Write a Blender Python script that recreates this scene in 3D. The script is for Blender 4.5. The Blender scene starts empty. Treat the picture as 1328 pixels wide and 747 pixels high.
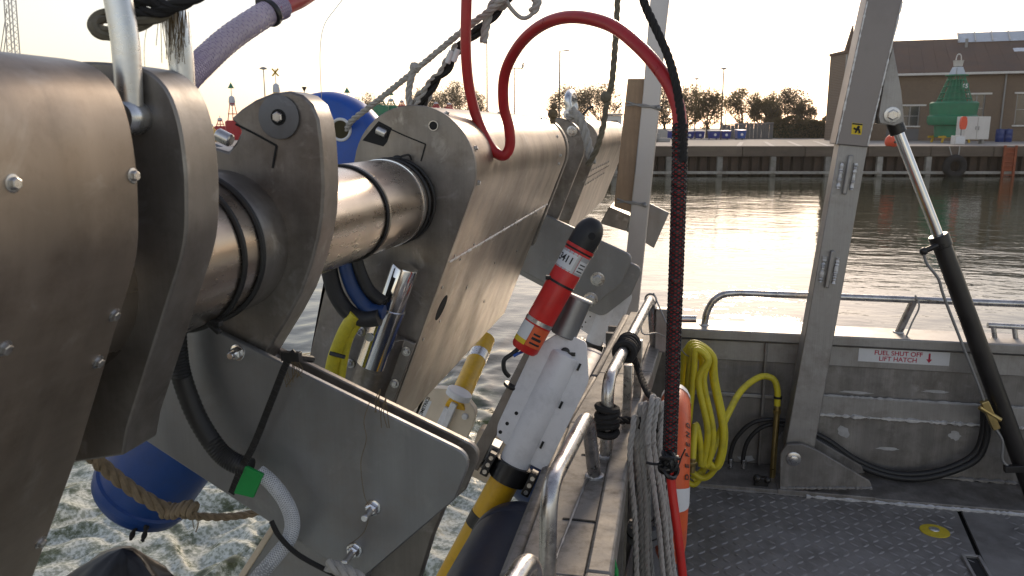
import bpy, bmesh, math, random
import numpy as np
from mathutils import Vector, Matrix, noise as mnoise
rad = math.radians
random.seed(7)
sc = bpy.context.scene
col = sc.collection

# ------------------------------------------------------------------ camera
# world axes = boat axes: +Y along the boat side, +X inboard, deck at z = 0
EYE = Vector((0, 0, 1.6)); FPX = 1035.0; YAW = rad(11.5); PIT = rad(11.4)
cam_d = bpy.data.cameras.new('camera'); cam = bpy.data.objects.new('camera', cam_d); col.objects.link(cam)
cam.location = EYE; cam.rotation_euler = (rad(90) - PIT, 0, YAW)
cam_d.sensor_width = 36; cam_d.lens = FPX / 1328 * 36; cam_d.clip_start = 0.05; cam_d.clip_end = 3000
cam_d.dof.use_dof = True; cam_d.dof.focus_distance = 2.6; cam_d.dof.aperture_fstop = 13
sc.camera = cam
# ------------------------------------------------------------------ world, sun, exposure
SUN_EL, SUN_AZ = rad(20), rad(5.0)        # azimuth from +Y towards +X
w = bpy.data.worlds.new('World'); sc.world = w; w.use_nodes = True
wn = w.node_tree; wn.nodes.clear()
sky = wn.nodes.new('ShaderNodeTexSky'); sky.sky_type = 'NISHITA'; sky.sun_disc = False
sky.sun_elevation = SUN_EL; sky.sun_rotation = SUN_AZ
sky.air_density = 1.4; sky.dust_density = 0.65; sky.ozone_density = 2.0
hs = wn.nodes.new('ShaderNodeHueSaturation'); hs.inputs['Saturation'].default_value = 0.68
bg = wn.nodes.new('ShaderNodeBackground'); bg.inputs['Strength'].default_value = 0.10
wo = wn.nodes.new('ShaderNodeOutputWorld')
tint = wn.nodes.new('ShaderNodeMix'); tint.data_type = 'RGBA'; tint.blend_type = 'MULTIPLY'; tint.inputs[0].default_value = 1.0; tint.inputs[7].default_value = (1.09, 0.965, 0.95, 1)
wn.links.new(sky.outputs[0], hs.inputs['Color']); wn.links.new(hs.outputs[0], tint.inputs[6]); wn.links.new(tint.outputs[2], bg.inputs[0]); wn.links.new(bg.outputs[0], wo.inputs[0])
sd = bpy.data.lights.new('sun', 'SUN'); sun = bpy.data.objects.new('sun', sd); col.objects.link(sun)
sd.energy = 1.2; sd.angle = rad(10); sd.color = (1.0, 0.80, 0.58)
sdir = Vector((math.sin(SUN_AZ) * math.cos(SUN_EL), math.cos(SUN_AZ) * math.cos(SUN_EL), math.sin(SUN_EL)))
sun.rotation_euler = sdir.to_track_quat('Z', 'Y').to_euler(); sun.location = (0, 0, 30)
sc.view_settings.view_transform = 'Standard'; sc.view_settings.look = 'None'
sc.view_settings.exposure = 0.8; sc.view_settings.gamma = 1.0; sc.view_settings.use_curve_mapping = False
sc.render.engine = 'CYCLES'; sc.cycles.use_denoising = True
sc.cycles.max_bounces = 8; sc.cycles.sample_clamp_indirect = 6.0

# ------------------------------------------------------------------ picture-to-place helpers
_sy, _cy, _sp, _cp = math.sin(YAW), math.cos(YAW), math.sin(PIT), math.cos(PIT)
_R = Vector((_cy, _sy, 0)); _F = Vector((-_sy * _cp, _cy * _cp, -_sp)); _U = Vector((-_sy * _sp, _cy * _sp, _cp))
_H = Vector((-_sy, _cy, 0))
def ray(x, y): return _F + _R * ((x - 664) / FPX) - _U * ((y - 373.5) / FPX)
def at(x, y, Y): d = ray(x, y); return EYE + d * (Y / d.y)                  # on the plane y = Y
def atz(x, y, Z): d = ray(x, y); return EYE + d * ((Z - EYE.z) / d.z)       # on the plane z = Z
def atx(x, y, X): d = ray(x, y); return EYE + d * (X / d.x)
def fd(x, y, D): d = ray(x, y); return EYE + d * (D / d.dot(_H))            # D metres ahead
def px(p):
    v = Vector(p) - EYE; d = v.dot(_F); return 664 + FPX * v.dot(_R) / d, 373.5 - FPX * v.dot(_U) / d
def V(*a): return Vector(a)

# ------------------------------------------------------------------ materials
MATS = {}
def mat(name, base, rough=0.5, metal=0.0, var=0.12, scale=8.0, rvar=0.1, bump=0.0, bscale=60.0, stretch=(1, 1, 1),
        dirt=None, dirt_amt=0.0, dirt_scale=4.0, trans=0.0, spec=0.5, coat=0.0, light=None, light_amt=0.0, light_scale=6.0, scratch=0.0, objrnd=0.0):
    m = bpy.data.materials.new(name); m.use_nodes = True; MATS[name] = m
    n = m.node_tree; b = n.nodes['Principled BSDF']; L = n.links.new
    tc = n.nodes.new('ShaderNodeTexCoord'); mp = n.nodes.new('ShaderNodeMapping'); mp.inputs['Scale'].default_value = stretch
    L(tc.outputs['Object'], mp.inputs[0])
    nz = n.nodes.new('ShaderNodeTexNoise'); nz.inputs['Scale'].default_value = scale; nz.inputs['Detail'].default_value = 6
    nz.inputs['Roughness'].default_value = 0.65
    L(mp.outputs[0], nz.inputs['Vector'])
    r = n.nodes.new('ShaderNodeValToRGB'); r.color_ramp.elements[0].position = 0.28; r.color_ramp.elements[1].position = 0.72
    lo = [max(0, c * (1 - var)) for c in base]; hi = [min(1, c * (1 + var)) for c in base]
    r.color_ramp.elements[0].color = (*lo, 1); r.color_ramp.elements[1].color = (*hi, 1)
    L(nz.outputs[0], r.inputs[0]); out = r.outputs[0]
    if dirt is not None:
        n2 = n.nodes.new('ShaderNodeTexNoise'); n2.inputs['Scale'].default_value = dirt_scale; n2.inputs['Detail'].default_value = 8
        n2.inputs['Roughness'].default_value = 0.7
        L(tc.outputs['Object'], n2.inputs['Vector'])
        r2 = n.nodes.new('ShaderNodeValToRGB'); r2.color_ramp.elements[0].position = 0.48; r2.color_ramp.elements[1].position = 0.72
        r2.color_ramp.elements[0].color = (0, 0, 0, 1); r2.color_ramp.elements[1].color = (dirt_amt,) * 3 + (1,)
        L(n2.outputs[0], r2.inputs[0])
        mx = n.nodes.new('ShaderNodeMix'); mx.data_type = 'RGBA'; L(r2.outputs[0], mx.inputs[0]); L(out, mx.inputs[6]); mx.inputs[7].default_value = (*dirt, 1)
        out = mx.outputs[2]
    if light is not None:                                        # pale smudges and scuffs
        n4 = n.nodes.new('ShaderNodeTexNoise'); n4.inputs['Scale'].default_value = light_scale; n4.inputs['Detail'].default_value = 9; n4.inputs['Roughness'].default_value = 0.62; n4.inputs['Distortion'].default_value = 0.6
        m4 = n.nodes.new('ShaderNodeMapping'); m4.inputs['Location'].default_value = (3.7, 1.3, 5.1); L(tc.outputs['Object'], m4.inputs[0]); L(m4.outputs[0], n4.inputs['Vector'])
        r4 = n.nodes.new('ShaderNodeValToRGB'); r4.color_ramp.elements[0].position = 0.58; r4.color_ramp.elements[1].position = 0.70
        r4.color_ramp.elements[0].color = (0, 0, 0, 1); r4.color_ramp.elements[1].color = (light_amt,) * 3 + (1,)
        L(n4.outputs[0], r4.inputs[0]); m5 = n.nodes.new('ShaderNodeMix'); m5.data_type = 'RGBA'; L(r4.outputs[0], m5.inputs[0]); L(out, m5.inputs[6]); m5.inputs[7].default_value = (*light, 1); out = m5.outputs[2]
    if scratch:                                                   # fine directional scratches
        ms_ = n.nodes.new('ShaderNodeMapping'); ms_.inputs['Scale'].default_value = (160, 10, 3); ms_.inputs['Rotation'].default_value = (0.5, 0.2, 0.3); L(tc.outputs['Object'], ms_.inputs[0])
        n6 = n.nodes.new('ShaderNodeTexNoise'); n6.inputs['Scale'].default_value = 1.5; n6.inputs['Detail'].default_value = 3; L(ms_.outputs[0], n6.inputs['Vector'])
        r6 = n.nodes.new('ShaderNodeMapRange'); r6.inputs[1].default_value = 0.3; r6.inputs[2].default_value = 0.75; r6.inputs[3].default_value = 1 - scratch; r6.inputs[4].default_value = 1 + scratch; L(n6.outputs[0], r6.inputs[0])
        v6 = n.nodes.new('ShaderNodeVectorMath'); v6.operation = 'SCALE'; L(out, v6.inputs[0]); L(r6.outputs[0], v6.inputs['Scale']); out = v6.outputs[0]
    if objrnd:                                                    # pieces differ a little from each other
        oi = n.nodes.new('ShaderNodeObjectInfo'); r7 = n.nodes.new('ShaderNodeMapRange'); r7.inputs[3].default_value = 1 - objrnd; r7.inputs[4].default_value = 1 + objrnd; L(oi.outputs['Random'], r7.inputs[0])
        v7 = n.nodes.new('ShaderNodeVectorMath'); v7.operation = 'SCALE'; L(out, v7.inputs[0]); L(r7.outputs[0], v7.inputs['Scale']); out = v7.outputs[0]
    L(out, b.inputs['Base Color'])
    mr = n.nodes.new('ShaderNodeMapRange'); mr.inputs[3].default_value = max(0.02, rough - rvar); mr.inputs[4].default_value = min(1, rough + rvar)
    mr.inputs[1].default_value = 0.3; mr.inputs[2].default_value = 0.7
    L(nz.outputs[0], mr.inputs[0]); L(mr.outputs[0], b.inputs['Roughness'])
    b.inputs['Metallic'].default_value = metal; b.inputs['Specular IOR Level'].default_value = spec
    b.inputs['Transmission Weight'].default_value = trans; b.inputs['Coat Weight'].default_value = coat
    if bump:
        n3 = n.nodes.new('ShaderNodeTexNoise'); n3.inputs['Scale'].default_value = bscale; n3.inputs['Detail'].default_value = 4
        L(mp.outputs[0], n3.inputs['Vector'])
        bp = n.nodes.new('ShaderNodeBump'); bp.inputs['Strength'].default_value = bump; bp.inputs['Distance'].default_value = 0.002
        L(n3.outputs[0], bp.inputs['Height']); L(bp.outputs[0], b.inputs['Normal'])
    return m
mat('fairing_steel', (0.37, 0.305, 0.245), 0.48, 0.7, 0.15, 5, 0.07, 0.05, 40, (1, 2.5, 0.5), dirt=(0.19, 0.14, 0.10), dirt_amt=0.75, dirt_scale=7, light=(0.55, 0.50, 0.44), light_amt=0.5, light_scale=11, scratch=0.05)
mat('plate_steel', (0.27, 0.25, 0.23), 0.52, 0.75, 0.14, 14, 0.08, 0.07, 160, dirt=(0.15, 0.125, 0.105), dirt_amt=0.75, dirt_scale=10, light=(0.48, 0.47, 0.45), light_amt=0.6, light_scale=14, scratch=0.04)
mat('bracket_steel', (0.29, 0.295, 0.305), 0.52, 0.75, 0.07, 7, 0.06, 0.03, 120, dirt=(0.25, 0.20, 0.165), dirt_amt=0.45, dirt_scale=6, light=(0.44, 0.44, 0.44), light_amt=0.3, light_scale=11, scratch=0.025)
mat('pipe_steel', (0.43, 0.375, 0.325), 0.36, 1.0, 0.08, 12, 0.05, 0.03, 90, (1, 0.6, 3), dirt=(0.33, 0.27, 0.22), dirt_amt=0.3, dirt_scale=7, scratch=0.05)
mat('boss_dark', (0.21, 0.215, 0.225), 0.6, 0.9, 0.2, 20, 0.1, 0.2, 90, light=(0.34, 0.36, 0.38), light_amt=0.6, light_scale=22)
mat('blue_dark', (0.008, 0.050, 0.22), 0.42, 0, 0.2, 6, 0.08, 0.03, 60, dirt=(0.03, 0.05, 0.12), dirt_amt=0.5, dirt_scale=10)
mat('chrome', (0.75, 0.75, 0.76), 0.14, 1.0, 0.06, 20, 0.06)
mat('galvanised', (0.62, 0.64, 0.66), 0.30, 1.0, 0.12, 30, 0.1, 0.1, 120)
mat('bolt_steel', (0.55, 0.54, 0.53), 0.3, 1.0, 0.15, 60, 0.1)
mat('aluminium', (0.36, 0.35, 0.34), 0.52, 0.8, 0.14, 10, 0.08, 0.06, 90, dirt=(0.22, 0.20, 0.18), dirt_amt=0.65, dirt_scale=9, light=(0.50, 0.49, 0.48), light_amt=0.4, light_scale=12, scratch=0.06)
mat('deck_dirty', (0.27, 0.255, 0.235), 0.62, 0.45, 0.22, 14, 0.12, 0.15, 140, dirt=(0.10, 0.085, 0.07), dirt_amt=0.9, dirt_scale=26, light=(0.40, 0.38, 0.35), light_amt=0.5, light_scale=18)
mat('aluminium_shaded', (0.25, 0.23, 0.225), 0.5, 0.7, 0.08, 6, 0.06, 0.03, 90, dirt=(0.19, 0.17, 0.165), dirt_amt=0.5, dirt_scale=4)  # upper gantry sleeve: shade of facing away from the sky, put into the colour
mat('aluminium_clean', (0.46, 0.45, 0.46), 0.42, 0.9, 0.06, 5, 0.06, 0.03, 60)
mat('aluminium_old', (0.29, 0.275, 0.26), 0.60, 0.6, 0.25, 6, 0.1, 0.08, 60, dirt=(0.15, 0.135, 0.12), dirt_amt=0.8, dirt_scale=8, light=(0.42, 0.41, 0.40), light_amt=0.5, light_scale=13, scratch=0.08)
mat('aluminium_rail', (0.60, 0.58, 0.56), 0.30, 1.0, 0.15, 26, 0.12, 0.05, 120, dirt=(0.14, 0.13, 0.12), dirt_amt=0.75, dirt_scale=22)
mat('deck_plate', (0.26, 0.25, 0.24), 0.58, 0.6, 0.25, 9, 0.1, 0.1, 90, dirt=(0.14, 0.13, 0.12), dirt_amt=0.8, dirt_scale=4, light=(0.30, 0.29, 0.29), light_amt=0.5, light_scale=5)
mat('lug_metal', (0.31, 0.30, 0.29), 0.5, 0.7, 0.2, 5, 0.1, light=(0.34, 0.33, 0.33), light_amt=0.5, light_scale=5)
mat('weld', (0.66, 0.66, 0.66), 0.5, 0.7, 0.25, 60, 0.15, 0.4, 220)
mat('primer_mark', (0.48, 0.48, 0.48), 0.7, 0.3, 0.2, 30, 0.1)
mat('dark_gap', (0.012, 0.012, 0.012), 0.8)
mat('black_rubber', (0.016, 0.016, 0.017), 0.5, 0, 0.3, 30, 0.12, 0.1, 200)
mat('black_plastic', (0.014, 0.014, 0.015), 0.38, 0, 0.3, 30, 0.1)
mat('black_steel', (0.020, 0.018, 0.017), 0.36, 0, 0.3, 12, 0.12, 0.05, 60)
mat('red_hose', (0.42, 0.018, 0.022), 0.34, 0, 0.15, 10, 0.08, 0.04, 100, dirt=(0.18, 0.02, 0.02), dirt_amt=0.5, dirt_scale=9)
mat('red_paint', (0.62, 0.022, 0.018), 0.36, 0, 0.1, 12, 0.08, dirt=(0.30, 0.02, 0.02), dirt_amt=0.4, dirt_scale=20)
mat('orange_paint', (0.75, 0.12, 0.03), 0.45, 0, 0.12, 12, 0.1, dirt=(0.45, 0.10, 0.05), dirt_amt=0.5, dirt_scale=16)
mat('orange_red', (0.80, 0.10, 0.04), 0.5, 0, 0.1, 10)
mat('yellow_pole', (0.74, 0.43, 0.015), 0.38, 0, 0.1, 10, 0.08, dirt=(0.45, 0.22, 0.03), dirt_amt=0.5, dirt_scale=18)
mat('yellow_hose', (0.62, 0.53, 0.03), 0.45, 0, 0.12, 9, 0.08, 0.03, 80, dirt=(0.24, 0.21, 0.04), dirt_amt=0.6, dirt_scale=12)
mat('yellow_sign', (0.72, 0.52, 0.02), 0.5, 0, 0.06, 10)
mat('white_plastic', (0.74, 0.74, 0.76), 0.42, 0, 0.05, 9, 0.08, 0.03, 60, dirt=(0.45, 0.45, 0.46), dirt_amt=0.55, dirt_scale=16)
mat('cream_plastic', (0.70, 0.60, 0.47), 0.5, 0, 0.1, 7, 0.08, dirt=(0.55, 0.40, 0.26), dirt_amt=0.5, dirt_scale=8)
mat('label_silver', (0.50, 0.51, 0.52), 0.4, 0.4, 0.06, 20)
mat('label_white', (0.72, 0.73, 0.74), 0.5, 0, 0.04, 20)
mat('print_black', (0.02, 0.02, 0.022), 0.6)
mat('print_red', (0.45, 0.015, 0.05), 0.6)
mat('navy_fender', (0.012, 0.020, 0.045), 0.42, 0, 0.35, 5, 0.1, 0.1, 50, dirt=(0.035, 0.035, 0.04), dirt_amt=0.6, dirt_scale=7)
mat('blue_fender', (0.016, 0.05, 0.17), 0.45, 0, 0.25, 5, 0.1, 0.06, 60, dirt=(0.05, 0.06, 0.09), dirt_amt=0.6, dirt_scale=8)
mat('blue_plastic', (0.012, 0.085, 0.42), 0.38, 0, 0.12, 6, 0.08, 0.03, 60, dirt=(0.03, 0.07, 0.25), dirt_amt=0.5, dirt_scale=10)
mat('rope_grey', (0.40, 0.385, 0.36), 0.85, 0, 0.18, 40, 0.05, 0.5, 300)
mat('rope_brown', (0.26, 0.20, 0.13), 0.9, 0, 0.3, 40, 0.05, 0.5, 300)
mat('rope_olive', (0.16, 0.14, 0.10), 0.9, 0, 0.3, 40, 0.05, 0.5, 300)
mat('rope_black', (0.018, 0.017, 0.017), 0.85, 0, 0.3, 40, 0.05, 0.4, 300)
mat('weed', (0.16, 0.12, 0.07), 0.9, 0, 0.3, 60)
mat('clear_hose', (0.62, 0.53, 0.62), 0.25, 0, 0.12, 14, 0.08, trans=0.25)
mat('clear_hose_grey', (0.40, 0.42, 0.45), 0.25, 0, 0.1, 14, 0.08, trans=0.25)
mat('hose_mesh', (0.38, 0.31, 0.47), 0.6)
mat('hose_mesh_grey', (0.70, 0.72, 0.75), 0.5)
mat('green_tape', (0.01, 0.28, 0.06), 0.5, 0, 0.15, 20)
mat('bag_black', (0.016, 0.016, 0.018), 0.35, 0, 0.3, 10, 0.1, 0.4, 30)
mat('wood_plank', (0.36, 0.25, 0.16), 0.7, 0, 0.18, 10, 0.1, 0.2, 60, (6, 6, 0.6), dirt=(0.24, 0.16, 0.10), dirt_amt=0.5, dirt_scale=6)
mat('brass', (0.5, 0.38, 0.16), 0.35, 1.0, 0.15, 30)
mat('grey_pvc', (0.20, 0.21, 0.22), 0.5, 0, 0.1, 12)
mat('yellow_paint_deck', (0.52, 0.40, 0.02), 0.6, 0, 0.2, 30)
# background
mat('paving', (0.33, 0.30, 0.27), 0.85, 0, 0.15, 0.25, 0.05, dirt=(0.22, 0.20, 0.18), dirt_amt=0.6, dirt_scale=0.12)
mat('paving_joint', (0.50, 0.47, 0.43), 0.85)
mat('quay_timber', (0.14, 0.11, 0.085), 0.85, 0, 0.25, 1.5, 0.05, 0.4, 20, (0.3, 3, 3), objrnd=0.22, dirt=(0.09, 0.075, 0.06), dirt_amt=0.7, dirt_scale=1.5)
mat('sheet_pile', (0.055, 0.038, 0.028), 0.8, 0.2, 0.5, 1.2, 0.1, objrnd=0.4, dirt=(0.12, 0.065, 0.035), dirt_amt=0.7, dirt_scale=1.4)
mat('quay_post', (0.30, 0.285, 0.26), 0.8, 0, 0.25, 2, 0.1, objrnd=0.25, dirt=(0.10, 0.09, 0.06), dirt_amt=0.8, dirt_scale=1.8)
mat('tyre', (0.014, 0.014, 0.015), 0.8)
mat('rust_orange', (0.32, 0.09, 0.04), 0.8, 0, 0.3, 3)
mat('roof_sheet', (0.11, 0.066, 0.045), 0.8, 0, 0.25, 0.6, 0.1, objrnd=0.10, dirt=(0.07, 0.05, 0.042), dirt_amt=0.7, dirt_scale=0.5)
mat('white_trim', (0.66, 0.64, 0.60), 0.6, 0, 0.08, 2)
mat('window_glass', (0.05, 0.055, 0.06), 0.12, 0, 0.2, 1, 0.05, spec=0.8)
mat('skylight', (0.55, 0.60, 0.66), 0.25, 0, 0.08, 1)
mat('buoy_green', (0.02, 0.20, 0.10), 0.5, 0, 0.15, 1.5, 0.1, dirt=(0.035, 0.14, 0.09), dirt_amt=0.7, dirt_scale=1.8)
mat('buoy_red', (0.42, 0.02, 0.03), 0.5, 0, 0.15, 1.5)
mat('buoy_yellow', (0.60, 0.38, 0.02), 0.5, 0, 0.15, 1.5)
mat('bin_blue', (0.008, 0.028, 0.24), 0.45, 0, 0.15, 2)
mat('bin_blue_light', (0.02, 0.08, 0.36), 0.45, 0, 0.15, 2)
mat('barrel_blue', (0.01, 0.04, 0.20), 0.4, 0, 0.1, 2)
mat('grey_sheet', (0.14, 0.14, 0.145), 0.6, 0.2, 0.2, 1)
mat('post_grey', (0.28, 0.28, 0.28), 0.5, 0.6, 0.15, 2)
mat('bark', (0.10, 0.075, 0.055), 0.9, 0, 0.3, 4)
mat('hedge', (0.055, 0.06, 0.028), 0.8, 0, 0.4, 1.2)
mat('concrete', (0.36, 0.35, 0.33), 0.8, 0, 0.15, 1)
mat('far_land', (0.16, 0.16, 0.15), 0.9, 0, 0.2, 0.02)
def leaf_mat(name, a, b):
    m = mat(name, a, 0.6, 0, 0.35, 0.9); n = m.node_tree; p = n.nodes['Principled BSDF']
    out = n.nodes['Material Output']; t = n.nodes.new('ShaderNodeBsdfTranslucent'); t.inputs[0].default_value = (*b, 1)
    mx = n.nodes.new('ShaderNodeMixShader'); mx.inputs[0].default_value = 0.55
    n.links.new(p.outputs[0], mx.inputs[1]); n.links.new(t.outputs[0], mx.inputs[2]); n.links.new(mx.outputs[0], out.inputs[0])
leaf_mat('leaf_olive', (0.10, 0.085, 0.04), (0.24, 0.19, 0.09))
leaf_mat('leaf_rust', (0.105, 0.092, 0.06), (0.27, 0.23, 0.15))
# brick wall
m = mat('brick_wall', (0.18, 0.13, 0.09), 0.85, 0, 0.2, 0.7)
n = m.node_tree; b = n.nodes['Principled BSDF']; br = n.nodes.new('ShaderNodeTexBrick'); tc = n.nodes.new('ShaderNodeTexCoord')
br.inputs['Scale'].default_value = 4.5; br.inputs['Mortar Size'].default_value = 0.015
br.inputs['Color1'].default_value = (0.19, 0.132, 0.085, 1); br.inputs['Color2'].default_value = (0.14, 0.098, 0.066, 1); br.inputs['Mortar'].default_value = (0.25, 0.21, 0.17, 1)
mp = n.nodes.new('ShaderNodeMapping'); mp.inputs['Rotation'].default_value = (rad(90), 0, 0)
n.links.new(tc.outputs['Object'], mp.inputs[0]); n.links.new(mp.outputs[0], br.inputs[0])
mx = n.nodes.new('ShaderNodeMix'); mx.data_type = 'RGBA'; mx.inputs[0].default_value = 0.5
old = b.inputs['Base Color'].links[0].from_socket
n.links.new(old, mx.inputs[6]); n.links.new(br.outputs[0], mx.inputs[7]); n.links.new(mx.outputs[2], b.inputs['Base Color'])
# fairing: add drawn, watery streaks across the sheet
def streaks(name, lo, hi, stretch, scale, amt):
    n = MATS[name].node_tree; b = n.nodes['Principled BSDF']; tc = n.nodes.new('ShaderNodeTexCoord')
    mp = n.nodes.new('ShaderNodeMapping'); mp.inputs['Scale'].default_value = stretch; mp.inputs['Rotation'].default_value = (rad(18), 0, 0)
    nz = n.nodes.new('ShaderNodeTexNoise'); nz.inputs['Scale'].default_value = scale; nz.inputs['Detail'].default_value = 5
    n.links.new(tc.outputs['Object'], mp.inputs[0]); n.links.new(mp.outputs[0], nz.inputs['Vector'])
    r = n.nodes.new('ShaderNodeValToRGB'); r.color_ramp.elements[0].position = 0.42; r.color_ramp.elements[1].position = 0.62
    r.color_ramp.elements[0].color = (lo,) * 3 + (1,); r.color_ramp.elements[1].color = (hi,) * 3 + (1,)
    n.links.new(nz.outputs[0], r.inputs[0])
    mx = n.nodes.new('ShaderNodeMix'); mx.data_type = 'RGBA'; mx.blend_type = 'MULTIPLY'; mx.inputs[0].default_value = amt
    n.links.new(b.inputs['Base Color'].links[0].from_socket, mx.inputs[6]); n.links.new(r.outputs[0], mx.inputs[7]); n.links.new(mx.outputs[2], b.inputs['Base Color'])
    ad = n.nodes.new('ShaderNodeMath'); ad.operation = 'MULTIPLY_ADD'; ad.inputs[1].default_value = -0.16
    n.links.new(nz.outputs[0], ad.inputs[0]); n.links.new(b.inputs['Roughness'].links[0].from_socket, ad.inputs[2]); n.links.new(ad.outputs[0], b.inputs['Roughness'])
streaks('fairing_steel', 0.62, 1.0, (5, 3.2, 0.8), 1.7, 0.7)
streaks('plate_steel', 0.68, 1.0, (7, 7, 0.8), 2.4, 0.55)
streaks('bracket_steel', 0.78, 1.0, (6, 6, 1.2), 2.0, 0.5)
streaks('pipe_steel', 0.85, 1.0, (7, 5, 0.8), 2.2, 0.4)
streaks('aluminium_old', 0.7, 1.0, (8, 8, 0.8), 2.0, 0.7)

# ------------------------------------------------------------------ mesh helpers
ROOTM = {}
def spline(pts, n=10, closed=False):
    P = [Vector(p) for p in pts]; out = []; N = len(P)
    for i in range(N if closed else N - 1):
        if closed: a, b, c, d = P[i - 1], P[i], P[(i + 1) % N], P[(i + 2) % N]
        else: a, b, c, d = P[max(i - 1, 0)], P[i], P[i + 1], P[min(i + 2, N - 1)]
        for k in range(n):
            t = k / n
            out.append(0.5 * (2 * b + (c - a) * t + (2 * a - 5 * b + 4 * c - d) * t * t + (3 * b - a - 3 * c + d) * t ** 3))
    if not closed: out.append(P[-1])
    return out
def frames(path, closed=False):
    n = len(path); T = []
    for i in range(n):
        if closed: t = path[(i + 1) % n] - path[i - 1]
        else: t = path[min(i + 1, n - 1)] - path[max(i - 1, 0)]
        T.append(t.normalized() if t.length > 1e-9 else V(0, 0, 1))
    up = V(0, 0, 1) if abs(T[0].z) < 0.9 else V(1, 0, 0)
    N = [(up - T[0] * up.dot(T[0])).normalized()]
    for i in range(1, n):
        v = N[-1] - T[i] * N[-1].dot(T[i]); N.append(v.normalized() if v.length > 1e-9 else N[-1])
    return T, N, [T[i].cross(N[i]) for i in range(n)]
def basis(d):
    d = d.normalized(); u = V(0, 0, 1) if abs(d.z) < 0.95 else V(1, 0, 0)
    a = (u - d * u.dot(d)).normalized(); return a, d.cross(a)
class MB:
    def __init__(s): s.v = []; s.f = []
    def add(s, vs, fs):
        o = len(s.v); s.v += [Vector(p) for p in vs]; s.f += [[i + o for i in f] for f in fs]; return s
    def box(s, c, size, rot=None):
        c = Vector(c); h = [q / 2 for q in size]; vs = []
        for x in (-1, 1):
            for y in (-1, 1):
                for z in (-1, 1):
                    p = V(x * h[0], y * h[1], z * h[2])
                    vs.append(c + (rot @ p if rot else p))
        return s.add(vs, [(0, 1, 3, 2), (4, 6, 7, 5), (0, 4, 5, 1), (2, 3, 7, 6), (0, 2, 6, 4), (1, 5, 7, 3)])
    def bar(s, a, b, w, h, up=(0, 0, 1)):                     # rectangular bar between two points
        a = Vector(a); b = Vector(b); d = (b - a).normalized(); up = Vector(up); up = (up - d * up.dot(d)).normalized(); sd_ = d.cross(up)
        vs = []
        for p in (a, b):
            for i, j in ((-1, -1), (1, -1), (1, 1), (-1, 1)): vs.append(p + sd_ * (i * w / 2) + up * (j * h / 2))
        return s.add(vs, [(3, 2, 1, 0), (4, 5, 6, 7), (0, 1, 5, 4), (1, 2, 6, 5), (2, 3, 7, 6), (3, 0, 4, 7)])
    def tube(s, path, r, seg=10, closed=False, cap=True):
        path = [Vector(p) for p in path]; T, N, B = frames(path, closed); n = len(path); vs = []; fs = []
        for i in range(n):
            ri = r[i] if isinstance(r, (list, tuple)) else r
            for k in range(seg):
                a = 2 * math.pi * k / seg; vs.append(path[i] + N[i] * (math.cos(a) * ri) + B[i] * (math.sin(a) * ri))
        for i in range(n if closed else n - 1):
            j = (i + 1) % n
            for k in range(seg):
                l = (k + 1) % seg; fs.append((i * seg + k, i * seg + l, j * seg + l, j * seg + k))
        if cap and not closed: fs.append(tuple(range(seg - 1, -1, -1))); fs.append(tuple((n - 1) * seg + k for k in range(seg)))
        return s.add(vs, fs)
    def rope(s, path, r, strands=3, pitch=8.0, seg=6, closed=False, jitter=0):
        path = [Vector(p) for p in path]; T, N, B = frames(path, closed)
        L = [0.0]
        for i in range(1, len(path)): L.append(L[-1] + (path[i] - path[i - 1]).length)
        if closed:
            tot = L[-1] + (path[0] - path[-1]).length; turns = max(1, round(tot / (pitch * r))); k_ = turns / tot
        else: k_ = 1 / (pitch * r)
        for q in range(strands):
            pp = []
            for i in range(len(path)):
                a = 2 * math.pi * (q / strands + L[i] * k_)
                pp.append(path[i] + (N[i] * math.cos(a) + B[i] * math.sin(a)) * r * 0.5)
            s.tube(pp, r * 0.56, seg, closed)
        return s
    def braid(s, path, r, strands=8, pitch=4.0, tr=0.002, seg=5):     # crossed helices on a tube
        path = [Vector(p) for p in path]; T, N, B = frames(path); L = [0.0]
        for i in range(1, len(path)): L.append(L[-1] + (path[i] - path[i - 1]).length)
        for sg in (1, -1):
            for q in range(strands):
                pp = []
                for i in range(len(path)):
                    a = 2 * math.pi * (q / strands) + sg * 2 * math.pi * L[i] / (pitch * r)
                    pp.append(path[i] + (N[i] * math.cos(a) + B[i] * math.sin(a)) * r)
                s.tube(pp, tr, seg, cap=False)
        return s
    def prism(s, outline, vec):
        n = len(outline); vec = Vector(vec); o = [Vector(p) for p in outline]
        nrm = V(0, 0, 0)
        for i in range(n): nrm += o[i].cross(o[(i + 1) % n])
        if nrm.dot(vec) > 0: o = o[::-1]
        vs = o + [p + vec for p in o]
        return s.add(vs, [tuple(range(n)), tuple(range(2 * n - 1, n - 1, -1))] + [((i + 1) % n, i, i + n, (i + 1) % n + n) for i in range(n)])
    def lathe(s, p0, d, prof, seg=24, closed_ends=True):              # prof: (height along d, radius)
        p0 = Vector(p0); d = Vector(d).normalized(); a, b = basis(d); vs = []; fs = []
        for h, r in prof:
            for k in range(seg):
                t = 2 * math.pi * k / seg; vs.append(p0 + d * h + (a * math.cos(t) + b * math.sin(t)) * max(r, 1e-5))
        for i in range(len(prof) - 1):
            for k in range(seg):
                l = (k + 1) % seg; fs.append((i * seg + k, i * seg + l, (i + 1) * seg + l, (i + 1) * seg + k))
        if closed_ends: fs.append(tuple(range(seg - 1, -1, -1))); fs.append(tuple((len(prof) - 1) * seg + k for k in range(seg)))
        return s.add(vs, fs)
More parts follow.
